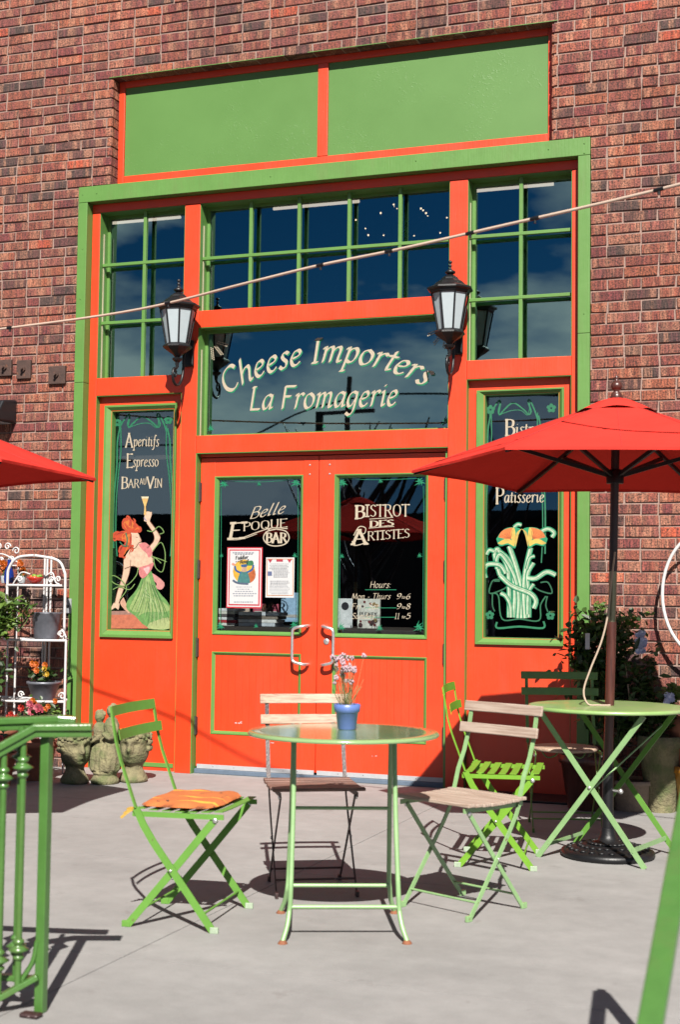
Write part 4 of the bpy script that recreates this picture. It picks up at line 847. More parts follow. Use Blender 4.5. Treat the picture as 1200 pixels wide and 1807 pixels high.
for k in range(14):
    cx_ = random.uniform(-3.065, -2.948); cz_ = random.choice([random.uniform(.99, 1.03), random.uniform(1.105, 1.145)]); rr = random.uniform(.008, .016)
    m.add([(cx_+rr*cos(t), .3495-.0002*k, cz_+rr*sin(t)) for t in [i*pi/5 for i in range(10)]], [tuple(range(10))], k % 3)
m.build('cover_picture', [flat((.30, .05, .05)), flat((.10, .04, .04)), flat((.55, .35, .15))], o)
m = MB(); write(m, 'PLENTY', line_place(-3.068, -2.945, 1.055, 1.055, .346, text_width('PLENTY'), .032), 1, nib=(1, 0), nw=.12, hair=.06, slant=0); m.build('lettering', flat((.05, .04, .04)), o)
o = MB().box(-3.16, -2.56, .172, .183, .85, .965).build('crate_board', flat((.055, .04, .035)), bevel=.003); tag(o, 'dark wooden board lettered BONJOUR below the cookbook', 'sign')
m = MB(); write(m, 'BONJOUR', line_place(-3.10, -2.66, .885, .885, .170, text_width('BONJOUR'), .075), 1, nib=(1, 0), nw=.15, hair=.06, slant=0, serif=.08); m.build('lettering', flat((.16, .15, .14)), o)
# ceiling lights and chandelier inside
for (x0, x1, lb) in [(-6.55, -5.76, 'fluorescent strip light seen through the left transom window'), (-4.86, -4.03, 'fluorescent strip light seen through the middle transom window'), (-3.02, -2.32, 'fluorescent strip light seen through the right transom window')]:
    t = thing('strip_light', lb, 'ceiling light', ((x0+x1)/2, 3, 4.65), 0, 'fluorescent strip lights inside the shop')
    MB().box(x0, x1, 2.95, 3.05, 4.635, 4.70).build('housing', M['lampblack'], t, world=True); MB().tube([(x0+.01, 3, 4.615), (x1-.01, 3, 4.615)], .014, 8).build('tube', M['tube'], t, world=True)
    for x in (x0+.1, x1-.1): MB().tube([(x, 3, 4.70), (x, 3, 5.2)], .006, 6).build('hanger', M['lampblack'], t, world=True)
ch = thing('chandelier', 'branching chandelier with tiny warm bulbs behind the middle transom window', 'chandelier', (-3.45, 2.2, 4.0))
MB().tube([(-3.45, 2.2, 5.2), (-3.45, 2.2, 3.95)], .008, 6).build('stem', M['black'], ch, world=True)
random.seed(5)
for k, (x, zz) in enumerate([(-3.785, 4.224), (-3.771, 4.204), (-3.608, 4.036), (-3.607, 4.292), (-3.464, 4.323), (-3.551, 4.396), (-3.403, 4.259), (-3.547, 4.08), (-3.296, 4.33), (-3.217, 4.256), (-3.133, 4.174), (-3.208, 4.236), (-3.048, 4.209), (-3.29, 4.056), (-3.132, 4.117)]):
    y = 2.2 + [0, .2, -.2, .1, 0, .3, -.1, 0, .2, 0, -.2, .1, .1, 0, .2][k]
    MB().tube(smooth([(-3.45, 2.2, 3.98), ((x-3.45)/2, (y+2.2)/2, zz-.12), (x, y, zz-.02)], 4), .004, 5).build('arm', M['black'], ch, world=True)
    MB().ball((x, y, zz), random.uniform(.005, .009), 6, 5).build('bulb', M['bulb'], ch, world=True)

# ---------------------------------------------------------------- wall lanterns
def lantern(x, ztop, label):
    t = thing('wall_lantern', label, 'wall lantern', (x, -.125, ztop), 0, 'black carriage lanterns on the orange posts')
    B = M['black']; ph = R(22.5+8)
    MB().lathe([(.003, .0), (.012, -.008), (.012, -.016), (.004, -.024), (.010, -.030), (.010, -.038), (.006, -.045), (.012, -.058), (.034, -.072), (.030, -.082), (.014, -.090)][::-1], 12).build('finial', B, t)
    MB().lathe([(.014, -.088), (.032, -.097), (.052, -.112), (.058, -.122), (.085, -.140), (.104, -.158), (.112, -.162), (.145, -.176), (.147, -.186), (.128, -.196), (.126, -.206), (.118, -.212)][::-1], 8, smooth=False, ph=ph).build('roof', B, t)
    for k in range(8):
        a0, a1 = ph+k*pi/4, ph+(k+1)*pi/4; r0, r1 = .118, .076; z0, z1 = -.212, -.438; q = .010
        def P(a, r, z): return (r*cos(a), r*sin(a), z)
        g = MB(); g.add([P(a0, r0-.008, z0), P(a1, r0-.008, z0), P(a1, r1-.008, z1), P(a0, r1-.008, z1), P(a0, r0-.014, z0), P(a1, r0-.014, z0), P(a1, r1-.014, z1), P(a0, r1-.014, z1)], [(0, 1, 2, 3), (7, 6, 5, 4)]); g.build('glass_panel', M['frost'], t)
        MB().tube([P(a0, r0, z0), P(a0, r1, z1)], .0058, 5).build('glazing_bar', B, t)
    MB().lathe([(.074, -.432), (.096, -.448), (.098, -.458), (.070, -.480), (.035, -.502), (.022, -.515), (.018, -.522), (.036, -.530), (.030, -.542), (.014, -.556), (.010, -.590)][::-1], 8, smooth=False, ph=ph).build('tray', B, t)
    pts = smooth([(0, .0, -.585), (0, -.018, -.60), (0, -.045, -.605), (0, -.062, -.64), (0, -.050, -.685), (0, -.010, -.708), (0, .040, -.695), (0, .075, -.65), (0, .090, -.59), (0, .095, -.50), (0, .130, -.455), (0, .165, -.45)], 6)
    MB().tube(pts, .0095, 8).build('scroll_arm', B, t)
    MB().tube(smooth([(0, -.045, -.605), (0, -.02, -.615), (0, -.012, -.64), (0, -.03, -.655), (0, -.042, -.64)], 5), .007, 8).build('scroll_curl', B, t)
    MB().box(-.038, .038, .155, .183, -.56, -.38).build('back_plate', B, t, bevel=.008)
lantern(-4.2, 3.262, 'black eight-sided lantern on the left orange post, left of the sign'); lantern(-2.337, 3.256, 'black eight-sided lantern on the right orange post, right of the sign')

# ---------------------------------------------------------------- wall fittings left
for (x0, x1, z0, z1, lb) in [(-5.65, -5.545, 2.69, 2.805, 'rusty square anchor plate at the picture edge, leftmost of three'), (-5.50, -5.388, 2.665, 2.795, 'rusty square anchor plate, middle one of three'), (-5.243, -5.112, 2.617, 2.742, 'rusty square anchor plate nearest the green surround')]:
    o = MB().box(x0, x1, -.022, .004, z0, z1).build('anchor_plate', M['rustplate'], bevel=.003); tag(o, lb, 'anchor plate')
    cx_, cz_ = (x0+x1)/2, (z0+z1)/2
    MB().tube([(cx_, -.02, cz_), (cx_, -.060, cz_)], .010, 8).build('bolt', M['rustplate'], o); MB().tube([(cx_, -.022, cz_), (cx_, -.036, cz_)], .019, 6, smooth=False).build('nut', M['rustplate'], o)
t = thing('wall_light', 'black box-shaped wall light at the left edge above the umbrella', 'wall light', (-5.60, -.12, 2.45))
m = MB(); m.add([(-5.86, 0, 2.52), (-5.50, 0, 2.52), (-5.50, 0, 2.36), (-5.86, 0, 2.36), (-5.86, -.16, 2.50), (-5.505, -.16, 2.50), (-5.50, -.25, 2.38), (-5.86, -.25, 2.38), (-5.86, -.24, 2.35), (-5.50, -.24, 2.35)],
      [(0, 1, 5, 4), (4, 5, 6, 7), (7, 6, 9, 8), (1, 2, 9, 6, 5), (0, 4, 7, 8, 3), (8, 9, 2, 3), (3, 2, 1, 0)]); m.build('housing', M['lampblack'], t, world=True, bevel=.012)
MB().box(-5.84, -5.52, -.22, -.05, 2.346, 2.350).build('lens', M['frost'], t, world=True)
o = MB().box(-5.070, -5.020, -.022, -.002, 1.04, 1.14).build('outlet_cover', M['outlet'], bevel=.004); tag(o, 'grey outlet cover on the wall behind the white plant rack', 'outlet cover')
MB().lathe([(.012, 0), (.012, .004), (.004, .006)], 10).build('socket', M['lampblack'], o).matrix_local = Matrix.Translation((-5.045, -.022, 1.09)) @ Matrix.Rotation(pi/2, 4, 'X')

# ---------------------------------------------------------------- umbrellas
def umbrella(x, y, label, ang0, rad, zr, ztop, tilt=(0, 0), base=True, group='red patio umbrellas'):
    t = thing('patio_umbrella', label, 'umbrella', (x, y, 0), 0, group)
    tx, ty = tilt
    def P(r, a, z): X, Y = r*cos(a), r*sin(a); return Vector((X + .018*(z), Y, z + tx*X + ty*Y))
    n = 6; seg = 8; rings = 9; m = MB(); vs = []
    for k in range(n*seg):
        s = k % seg; f = s/seg; a = R(ang0) + 2*pi*k/(n*seg); ar = R(ang0) + 2*pi*(k//seg)/n
        da = a-ar-pi/n; flat_r = cos(pi/n)/cos(da)
        for j in range(rings):
            q = j/(rings-1); rr = .07 + (rad-.07)*q
            sagin = 1 - .035*sin(pi*f)*q*q; r_ = rr*flat_r*sagin
            z = ztop-.035 - (ztop-.035-zr)*(q**1.04) + .028*sin(pi*f)*sin(pi*min(1, q*1.0))*-.8 + .006*sin(pi*f)
            z += -.012*q*q*0
            vs.append(P(r_, a, z))
    fs = []
    for k in range(n*seg):
        k2 = (k+1) % (n*seg)
        for j in range(rings-1): fs.append((k*rings+j, k2*rings+j, k2*rings+j+1, k*rings+j+1))
    m.add(vs, fs, 0, True); m.build('canopy', M['canopy'], t)
    for k in range(n*2):
        a = R(ang0)+2*pi*k/(n*2); kk = k*seg//2
        MB().tube([vs[kk*rings+j]+Vector((0, 0, .001)) for j in range(rings)], .0016 if k % 2 == 0 else .0010, 5).build('seam', seam_mat, t)
    # valance hem
    h = MB(); 
    for k in range(n*seg):
        a_, b_ = vs[k*rings+rings-1], vs[((k+1) % (n*seg))*rings+rings-1]; dn = Vector((0, 0, -.012))
        h.add([a_, b_, b_+dn, a_+dn], [(0, 1, 2, 3)], 0, True)
    h.build('hem', M['canopy'], t)
    # vent cap
    c = MB(); vv = []
    for k in range(n*seg):
        s = k % seg; f = s/seg; a = R(ang0) + 2*pi*k/(n*seg); da = a-(R(ang0)+2*pi*(k//seg)/n)-pi/n; fr = cos(pi/n)/cos(da)
        for j, (r_, z_) in enumerate([(.02, -.004), (.08, -.018), (.14, -.046), (.200, -.082)]):
            z = ztop + z_ + (.016*sin(pi*f) if j == 3 else .006*sin(pi*f) if j == 2 else 0)
            vv.append(P(r_*fr, a, z))
    ff = []
    for k in range(n*seg):
        k2 = (k+1) % (n*seg)
        for j in range(3): ff.append((k*4+j, k2*4+j, k2*4+j+1, k*4+j+1))
    c.add(vv, ff, 0, True); c.build('vent_cap', M['canopy'], t)
    zh = zr - .02
    for k in range(n):
        a = R(ang0)+2*pi*k/n; MB().bar([P(.03, a, ztop-.075), P(rad*.5, a, (ztop+zr)/2-.045), P(rad-.01, a, zr-.012)], (-sin(a), cos(a), 0), .014, .018).build('rib', M['black'], t)
        MB().bar([P(.025, a, zh), P(rad*.50, a, (ztop+zr)/2-.058)], (-sin(a), cos(a), 0), .014, .018).build('strut', M['black'], t)
    MB().lathe([(.040, -.035), (.042, .02), (.03, .03)], 12, (.018*zh, 0, zh)).build('runner_hub', M['black'], t)
    MB().lathe([(.022, -.03), (.030, -.01), (.024, .008), (.012, .022), (.022, .030), (.028, .044), (.022, .060), (.010, .068), (.008, .078), (.010, .084), (.004, .094)], 14, (.018*ztop, 0, ztop+.008)).build('finial', M['polewood'], t)
    s0 = .02
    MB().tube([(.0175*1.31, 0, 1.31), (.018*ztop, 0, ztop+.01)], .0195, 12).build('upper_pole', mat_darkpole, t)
    MB().tube([(.0175*1.0, 0, 1.075), (.0175*1.31, 0, 1.31)], .0185, 12).build('pole_sleeve', M['polemetal'], t)
    MB().tube([(0, 0, .40), (.0175*1.0, 0, 1.076)], .0215, 12).build('lower_pole', M['polewood'], t)
    if base:
        MB().tube([(0, 0, .05), (0, 0, .44)], .026, 12).build('base_tube', M['black'], t)
        prof = [(.205, 0), (.215, .010), (.212, .028), (.195, .034), (.17, .040), (.13, .052), (.08, .062), (.045, .075), (.034, .10), (.030, .13)]
        b = MB().lathe(prof, 40); bo = b.build('base', M['black'], t)
        s = MB()
        for k in range(24):
            a = 2*pi*k/24
            for j, rr in enumerate((.175, .13, .085)):
                aa = a+j*.13; s.ball((rr*cos(aa), rr*sin(aa), .040+.012*j), (.016, .012, .006), 7, 5)
        s.build('relief_ornament', M['black'], t, kind='stuff')
        MB().tube([(.024, 0, .30), (.055, -.01, .30)], .006, 8).ball((.06, -.01, .30), .013).build('clamp_knob', M['steel'], t)
    return t
seam_mat = mat('dark_red_stitching', (.42, .03, .025), .8)
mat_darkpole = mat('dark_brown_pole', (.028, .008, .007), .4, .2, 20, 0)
umR = umbrella(-1.085, -1.83, 'red umbrella at right standing through the round green table', -109, .955, 1.775, 2.125, tilt=(0, -.034))
umL = umbrella(-4.20, -3.13, 'red umbrella mostly out of frame, one canopy corner showing at left', 36.5, .965, 1.722, 2.075)
rp = [(-1.050, -1.851, 1.40), (-1.066, -1.858, 1.25), (-1.082, -1.865, 1.10), (-1.11, -1.875, .98), (-1.155, -1.89, .86), (-1.185, -1.90, .76), (-1.165, -1.91, .700), (-1.12, -1.90, .694), (-1.07, -1.86, .693)]
o = MB().tube(smooth(rp, 6), .0048, 7).build('umbrella_cord', M['rope']); tag(o, 'beige pull cord hanging beside the umbrella pole onto the table', 'cord')

# ---------------------------------------------------------------- tables
tt = thing('bistro_table', 'glossy green round table with tube legs holding the blue flower pot', 'table', (-1.735, -3.640, 0), R(23.2))
MB().lathe([(.0, .684), (.325, .684), (.335, .684), (.342, .682), (.3445, .685), (.344, .691), (.339, .6955), (.30, .6955), (.0, .6965)][::1], 72).build('table_top', M['tablegreen'], tt)
PG = M['palegreen']
for sx in (-1, 1):
    for (f, b, tp) in ((-.232, -.178, -.07), (.232, .182, .07)):
        x0, x1, x2 = .178*sx, .187*sx, .212*sx
        MB().tube(smooth([(x0, tp, .684), (x0*1.01, tp*.6+b*.4, .42), (x1, b-(.01 if b < 0 else -.01), .125)], 3)+smooth([(x1*1.01, b, .105), (x1*1.05, b+(f-b)*.5, .055), (x2, f, .008)], 3), .0088, 9).build('leg', PG, tt)
        MB().lathe([(.017, 0), (.017, .003), (.009, .012)], 12, (x2, f, 0)).build('foot', M['rust'], tt)
    MB().bar([(.178*sx, -.16, .681), (.178*sx, .16, .681)], (1, 0, 0), .022, .005).build('top_bracket', PG, tt)
MB().tube([(-.187, -.180, .112), (.187, -.180, .112)], .0075, 8).build('crossbar', PG, tt); MB().tube([(-.187, .184, .112), (.187, .184, .112)], .0075, 8).build('crossbar', PG, tt); MB().tube([(-.180, .115, .405), (.180, .115, .405)], .0065, 8).build('crossbar', PG, tt)
MB().box(-.03, .03, -.02, .04, .676, .683).build('catch', M['rustdark'], tt)

t2 = thing('folding_table', 'round light-green folding table pierced by the umbrella pole at right', 'table', (-1.085, -1.83, 0), R(-13))
MB().lathe([(.030, .674), (.350, .674), (.364, .672), (.367, .678), (.364, .688), (.352, .6895), (.030, .690)], 72).build('table_top', M['softgreen'], t2)
SG = M['palegreen']
for (y, s) in ((-.205, 1), (.21, 1)):
    for sg in (-1, 1):
        yy = y + (.006 if sg > 0 else -.006)
        MB().bar([(-.255*sg, yy, .668), (.255*sg, yy, .0)], (1, 0, 0), .024, .007).build('leg', M['grassgreen'] if y > 0 else SG, t2)
    MB().ball((0, y-.012 if y < 0 else y+.012, .335), (.008, .006, .008)).build('pivot_bolt', M['steel'], t2)
MB().bar([(-.21, -.205, .06), (-.21, .21, .06)], (0, 0, 1), .016, .006).build('stretcher', SG, t2); MB().bar([(.20, -.205, .075), (.20, .21, .075)], (0, 0, 1), .020, .006).build('stretcher', SG, t2)
MB().tube([(.19, .21, .60), (-.02, -.20, .30)], .004, 6).build('stay_rod', SG, t2)

# ---------------------------------------------------------------- chairs
def chair(label, loc, ang, kind, hw, bar, slat, top=.775, bw=.026):
    c = thing('folding_chair', label, 'chair', (*loc, 0), R(ang), 'folding bistro chairs around the two tables')
    lower = [(.165, .0), (.10, .085), (0, .215), (-.065, .30), (-.105, .36), (-.135, .42)]
    upper = [(-.135, .42), (-.165, .50), (-.195, .58), (-.215, .65), (-.238, top-.002)]
    if kind == 'wood': upper = [(-.125, .42), (-.150, .50), (-.185, .57), (-.210, .64), (-.232, top-.012)]
    for s in (-1, 1):
        y = hw*s
        MB().bar([(x, y, z) for x, z in lower], (1, 0, .6), bw, .0055).build('leg', bar, c)
        MB().bar([(x, y*(1.0), z) for x, z in upper], (0, 1, 0), .017, .006).build('back_upright', bar, c)
        yi = y - s*.012
        MB().bar([(.158, yi, .392), (0, yi, .20), (-.168, yi, 0)], (1, 0, -.8), bw, .0055).build('leg', bar, c)
        MB().ball((.0, y+s*.004, .207), (.006, .004, .006), 8, 5).build('pivot_bolt', M['steel'], c); MB().ball((.158, yi+s*.006, .388), (.010, .005, .010), 8, 5).build('pivot_bolt', M['steel'], c)
        MB().bar([(-.150, y-s*.007, .398), (.19, y-s*.007, .400)], (0, 0, 1), .018, .005).build('seat_rail', bar, c)
        tipm = M['whitewear'] if kind in ('lime', 'metal') else bar
        MB().box(.150, .180, y-.006, y+.006, 0, .022).build('foot_cap', tipm, c, bevel=.002); MB().box(-.183, -.153, yi-.006, yi+.006, 0, .022).build('foot_cap', tipm if kind == 'lime' else bar, c, bevel=.002)
    MB().tube([(.120, -hw, .062), (.120, hw, .062)], .0045, 7).build('stretcher', bar, c); MB().tube([(-.118, -hw+.012, .060), (-.118, hw-.012, .060)], .0045, 7).build('stretcher', bar, c)
    # back slats
    for k, z1 in enumerate((top, top-.083)):
        x0 = -.236+.03*k; hh = .037 if kind in ('metal', 'lime') else .040
        ov = .004 if kind in ('metal', 'lime') else .030; n = 8; P = []
        bow = .016 if kind != 'wood' else .004
        for i in range(n+1):
            y = -hw-ov + (2*hw+2*ov)*i/n; P.append((x0-bow*(1-(y/(hw+ov))**2)+.004+ (0 if ov < .01 else .007), y, z1-hh/2))
        MB().bar(P, (-.18, 0, 1), hh, .003 if kind in ('metal', 'lime') else .011).build('back_slat', slat, c, bevel=.0 if kind in ('metal', 'lime') else .003)
        if kind not in ('metal', 'lime') or True:
            for s in (-1, 1):
                for dz in ((-.010, .010) if k == 0 else (0,)): MB().ball((x0-.0025 if ov < .01 else x0-.002, (hw-.01)*s, z1-hh/2+dz), (.003, .004, .004), 6, 4).build('rivet', M['rustdark'] if ov > .01 else bar, c)
    if kind == 'round':
        MB().lathe([(.0, .400), (.165, .400), (.172, .405), (.172, .414), (.165, .419), (0, .420)], 40, (.02, 0, 0)).build('seat', M['tanwood'], c)
        MB().tube(smooth([(-.02, -.12, .398), (0, -.09, .36), (.02, -.05, .37), (.02, -.03, .397)], 5), .004, 6).build('seat_scroll', bar, c); MB().tube(smooth([(-.02, .12, .398), (0, .09, .36), (.02, .05, .37), (.02, .03, .397)], 5), .004, 6).build('seat_scroll', bar, c)
    else:
        n = 7 if kind in ('metal', 'lime') else 8; x0, x1 = (-.145, .195); wd = .036 if kind in ('metal', 'lime') else .039; pitch = (x1-x0)/n
        for k in range(n):
            x = x0+pitch*(k+.5); dz = .006*((k/(n-1))*2-1)**2
            if kind in ('metal', 'lime'): 
                MB().bar([(x, -hw+.004, .412+dz), (x, -hw*.5, .409+dz), (x, hw*.5, .409+dz), (x, hw-.004, .412+dz)], (1, 0, .02), wd*.86, .003).build('seat_slat', slat, c)
            else: MB().box(x-wd/2, x+wd/2, -hw-.022+random.uniform(-.003, .003), hw+.022+random.uniform(-.003, .003), .408+dz, .421+dz).build('seat_slat', slat if kind != 'dark' else M['darkwood'], c, bevel=.003)
    return c
chair('grass-green metal chair with tied orange cushion left of the front table', (-2.30, -3.71), 6.5, 'metal', .207, M['grassgreen'], M['grassgreen'])
chair('rusty-legged chair with worn tan wood slats behind the front table, facing it', (-2.078, -3.057), -60, 'dark', .160, M['rustdark'], M['tanwood'], top=.765, bw=.013)
chair('pale green chair with whitish wooden slats right of the front table', (-1.414, -3.15), -116, 'wood', .166, PG, M['palewood'], top=.765, bw=.017)
chair('lime-green all-metal slatted chair facing the right-hand table', (-1.52, -2.14), 9, 'lime', .212, M['limegreen'], M['limegreen'], top=.785)
chair('shaded green chair with round tan seat by the wall behind the right table', (-1.43, -1.10), -72, 'round', .175, M['green'], M['green'], top=.79, bw=.014)

# cushion
ck = thing('seat_cushion', 'orange patterned flat cushion tied onto the green metal chair', 'cushion', (-2.30, -3.71, .416), R(6.5))
m = MB(); nx, ny = 14, 12; vs = []
def cz(i, j):
    x = -.15+.29*i/nx; y = -.20+.40*j/ny; e = (1-abs(2*i/nx-1)**5)*(1-abs(2*j/ny-1)**5); return x, y, e
for lay in (1, 0):
    for i in range(nx+1):
        for j in range(ny+1):
            x, y, e = cz(i, j); sh = 1-.14*(abs(2*i/nx-1)*abs(2*j/ny-1))**5; vs.append((x*sh+.01, y*sh, (.010+.016*e**.3+.003*sin(9*x*6)*sin(y*30) if lay else .010-.008*e**.5)))
nn = (nx+1)*(ny+1); fs = []
for i in range(nx):
    for j in range(ny):
        a = i*(ny+1)+j; fs += [(a, a+ny+1, a+ny+2, a+1), (nn+a, nn+a+1, nn+a+ny+2, nn+a+ny+1)]
bd = [i*(ny+1) for i in range(nx+1)] + [nx*(ny+1)+j for j in range(1, ny+1)] + [i*(ny+1)+ny for i in range(nx-1, -1, -1)] + [j for j in range(ny-1, 0, -1)]
for k in range(len(bd)): a, b = bd[k], bd[(k+1) % len(bd)]; fs.append((b, a, a+nn, b+nn))
m.add(vs, fs, 0, True)
cm = mat('orange_floral_cotton', (.66, .17, .035), .85, .15, 12, .3, 260, col2=(.10, .04, .02), c2pos=(.635, .66), c2scale=36)
_n = cm.node_tree.nodes; _l = cm.node_tree.links.new; _p = _n['Principled BSDF']; _src = _p.inputs['Base Color'].links[0].from_socket
_t = _n.new('ShaderNodeTexCoord'); _w = _n.new('ShaderNodeTexNoise'); _w.inputs['Scale'].default_value = 9; _mp = _n.new('ShaderNodeMapping'); _mp.inputs['Scale'].default_value = (.35, 2.4, 1); _mp.inputs['Rotation'].default_value = (0, 0, .3); _l(_t.outputs['Object'], _mp.inputs[0]); _l(_mp.outputs[0], _w.inputs[0])
_r = _n.new('ShaderNodeValToRGB'); _r.color_ramp.elements[0].position = .60; _r.color_ramp.elements[1].position = .68; _l(_w.outputs['Fac'], _r.inputs[0]); _k = _n.new('ShaderNodeMath'); _k.operation = 'MULTIPLY'; _k.inputs[1].default_value = .8; _l(_r.outputs[0], _k.inputs[0])
_m = _n.new('ShaderNodeMixRGB'); _m.inputs[2].default_value = (.74, .30, .03, 1); _l(_k.outputs[0], _m.inputs[0]); _l(_src, _m.inputs[1]); _l(_m.outputs[0], _p.inputs['Base Color'])
m.build('pad', cm, ck)
ym = flat((.75, .45, .06))
for s in (-1, 1):
    for k in range(3): MB().bar(smooth([(-.135, s*.19, .0), (-.155, s*(.205+.004*k), .002-.004*k), (-.170-.008*k, s*(.205+.008*k), -.004-.014*k)], 3), (0, 0, 1), .009, .002).build('tie', ym, ck)

# flower pot on table
fp = thing('flower_pot', 'periwinkle blue pot of dry pink-headed chives on the glossy green table', 'potted plant', (-1.742, -3.585, .6965))
MB().lathe([(.030, 0), (.034, .004), (.041, .062), (.0465, .064), (.049, .090), (.045, .092), (.042, .085), (.040, .078), (.0, .078)], 32).build('pot', M['bluepot'], fp)
MB().lathe([(.0, .072), (.041, .072), (.038, .081), (0, .082)], 20).build('soil', M['soil'], fp)
random.seed(3)
for k in range(46):
    a = random.uniform(0, 2*pi); r0 = random.uniform(0, .026); r1 = random.uniform(.0, .055); h = random.uniform(.09, .19) if k < 30 else random.uniform(.05, .11)
    p0 = Vector((r0*cos(a), r0*sin(a), .078)); p1 = p0+Vector((r1*cos(a+.4), r1*sin(a+.4), h)); pm = (p0+p1)/2+Vector((random.uniform(-.006, .006), random.uniform(-.006, .006), 0))
    MB().tube(smooth([p0, pm, p1], 3), [.0011]*7, 4).build('stem', M['stem'] if k < 34 else M['grass'], fp)
    if k < 26:
        b = MB()
        for q in range(14):
            d = Vector((random.gauss(0, 1), random.gauss(0, 1), random.gauss(0, 1))).normalized()*.008; b.ball(p1+d, (.0038, .0038, .0042), 5, 4)
        b.build('flower_head', M['pinkflower'], fp)

# ---------------------------------------------------------------- statues
def headplanter(x, y, rz, s, label):
    t = thing('head_planter', label, 'stone planter', (x, y, 0), rz)
    m = MB(); n = 40; prof = [(.082, 0), (.092, .010), (.088, .028), (.072, .050), (.060, .070), (.056, .088), (.062, .104), (.078, .118), (.086, .136), (.090, .152), (.092, .170), (.093, .190), (.094, .208), (.095, .225), (.096, .242), (.098, .260), (.098, .285), (.092, .292), (.080, .280)]
    vs = []; fs = []
    for i, (r, z) in enumerate(prof):
        for k in range(n):
            a = 2*pi*k/n; c = cos(a); dd = 0
            if .09 < z < .28 and c > 0:      # face in +x
                w_ = abs(sin(a))
                nose = .030*math.exp(-((z-.185)/.020)**2)*math.exp(-(w_/.16)**2) + .016*math.exp(-((z-.205)/.025)**2)*math.exp(-(w_/.14)**2)
                eye = -.016*math.exp(-((z-.218)/.012)**2)*math.exp(-((w_-.36)/.16)**2)
                brow = .008*math.exp(-((z-.240)/.012)**2)
                lips = .014*math.exp(-((z-.152)/.010)**2)*math.exp(-(w_/.26)**2); chin = .014*math.exp(-((z-.120)/.014)**2)*math.exp(-(w_/.32)**2)
                ck_ = .008*math.exp(-((z-.180)/.03)**2)*math.exp(-((w_-.5)/.2)**2)
                dd = 1.7*nose+1.8*eye+1.5*brow+1.7*lips+1.3*chin+1.4*ck_-.010*math.exp(-((z-.166)/.006)**2)*math.exp(-(w_/.3)**2)
            elif z > .1: dd = .006*sin(a*9+z*60)
            sx_ = 1.12 if c > 0 else 1.0
            if z > .245: dd += .007*sin(a*11+z*40)
            vs.append(((r+dd)*c*sx_*s, (r+dd*.6)*sin(a)*.92*s, z*s))
    for i in range(len(prof)-1):
        for k in range(n): a = i*n+k; b = i*n+(k+1) % n; fs.append((a, b, b+n, a+n))
    m.add(vs, fs, 0, True); m.add(vs[-n:], [tuple(range(n))]); h = m.build('head', M['clay'], t)
    for i in range(2):
        pass
    sb = h.modifiers.new('sub', 'SUBSURF'); sb.levels = 2; sb.render_levels = 2
    MB().lathe([(.0, .262*s), (.085*s, .262*s), (.08*s, .270*s), (0, .272*s)], 20).build('soil', M['soil'], t)
    hr = MB()
    for k in range(30):
        a = 2*pi*k/30
        hr.ball((.100*cos(a)*s*(1.1 if cos(a) > 0 else 1), .092*sin(a)*s, (.272+.010*sin(k*2.3)-(.014*abs(sin(a)) if cos(a) > 0 else .01))*s), (.014*s, .014*s, .012*s), 8, 6)
    for k in range(14):
        a = R(75)+R(210)*k/13
        for zz in (.23, .195): hr.ball((.096*cos(a)*s, .090*sin(a)*s, zz*s), (.018*s, .020*s, .020*s), 7, 5)
    hr.build('hair', M['clay'], t)
    return t
headplanter(-4.585, -.66, R(-40), 1.06, 'mossy stone head planter, leftmost of the three stone pieces'); headplanter(-4.29, -.44, R(-75), 1.08, 'mossy stone head planter behind the green chair, nearest the doors')
tw = thing('twin_statue', 'mossy stone statue of two embracing children between the head planters', 'statue', (-4.405, -.60, 0), R(-5))
m = MB()
m.lathe([(.085, 0), (.090, .02), (.075, .045), (.070, .055), (.078, .065), (.070, .080)], 20)
for sg, (hx, top) in ((-1, (-.045, .46)), (1, (.042, .505))):
    f = top/.5
    m.lathe([(.050, .075*f), (.060, .12*f), (.062, .17*f), (.048, .22*f), (.040, .27*f), (.046, .32*f), (.050, .36*f), (.034, .395*f), (.018, .41*f)], 14, (hx, 0, 0))
    m.ball((hx, -.004, .445*f), (.032, .034, .038), 14, 10)
    for k in range(14):
        a = random.uniform(0, 2*pi); e = random.uniform(.2, 1.4); m.ball((hx+.030*cos(a)*cos(e), .030*sin(a)*cos(e)+.004, .452*f+.034*sin(e)), .010, 6, 4)
    m.tube(smooth([(hx-sg*-.03, -.01, .37*f), (hx+sg*.055, -.035, .33*f), (hx+sg*.03, -.055, .28*f), (hx-sg*.03, -.055, .31*f)], 5), [.017]*5+[.015]*5+[.013]*6, 9)
    m.tube(smooth([(hx, -.03, .20*f), (hx+sg*.012, -.045, .14*f), (hx, -.05, .08)], 4), [.028]*4+[.024]*5, 9)
    m.tube(smooth([(hx-sg*.03, -.03, .20*f), (hx-sg*.03, -.05, .14*f), (hx-sg*.02, -.055, .08)], 4), [.026]*4+[.022]*5, 9)
    for k in range(9): a = R(40*k); m.tube(smooth([(hx+.045*cos(a), .045*sin(a), .24*f), (hx+.060*cos(a+.15), .060*sin(a+.15), .16*f), (hx+.055*cos(a), .055*sin(a), .085)], 3), .008, 6)
m.ball((.03, -.03, .12), (.05, .045, .05), 12, 8)
o = m.build('carved_group', M['clay'], tw); rm = o.modifiers.new('remesh', 'REMESH'); rm.mode = 'VOXEL'; rm.voxel_size = .0055; rm.use_smooth_shade = True
tl = thing('garden_knife', 'orange-handled black pointed garden tool resting above the right head planter', 'garden tool', (-4.31, -.52, .322), R(8))
MB().tube([(-.10, 0, 0), (-.02, 0, .002)], [.013, .014], 10).build('handle', flat((.75, .20, .02), .35), tl); MB().tube([(-.022, 0, .002), (.02, 0, .003), (.085, 0, .008)], [.013, .012, .002], 8).build('blade', M['black'], tl)

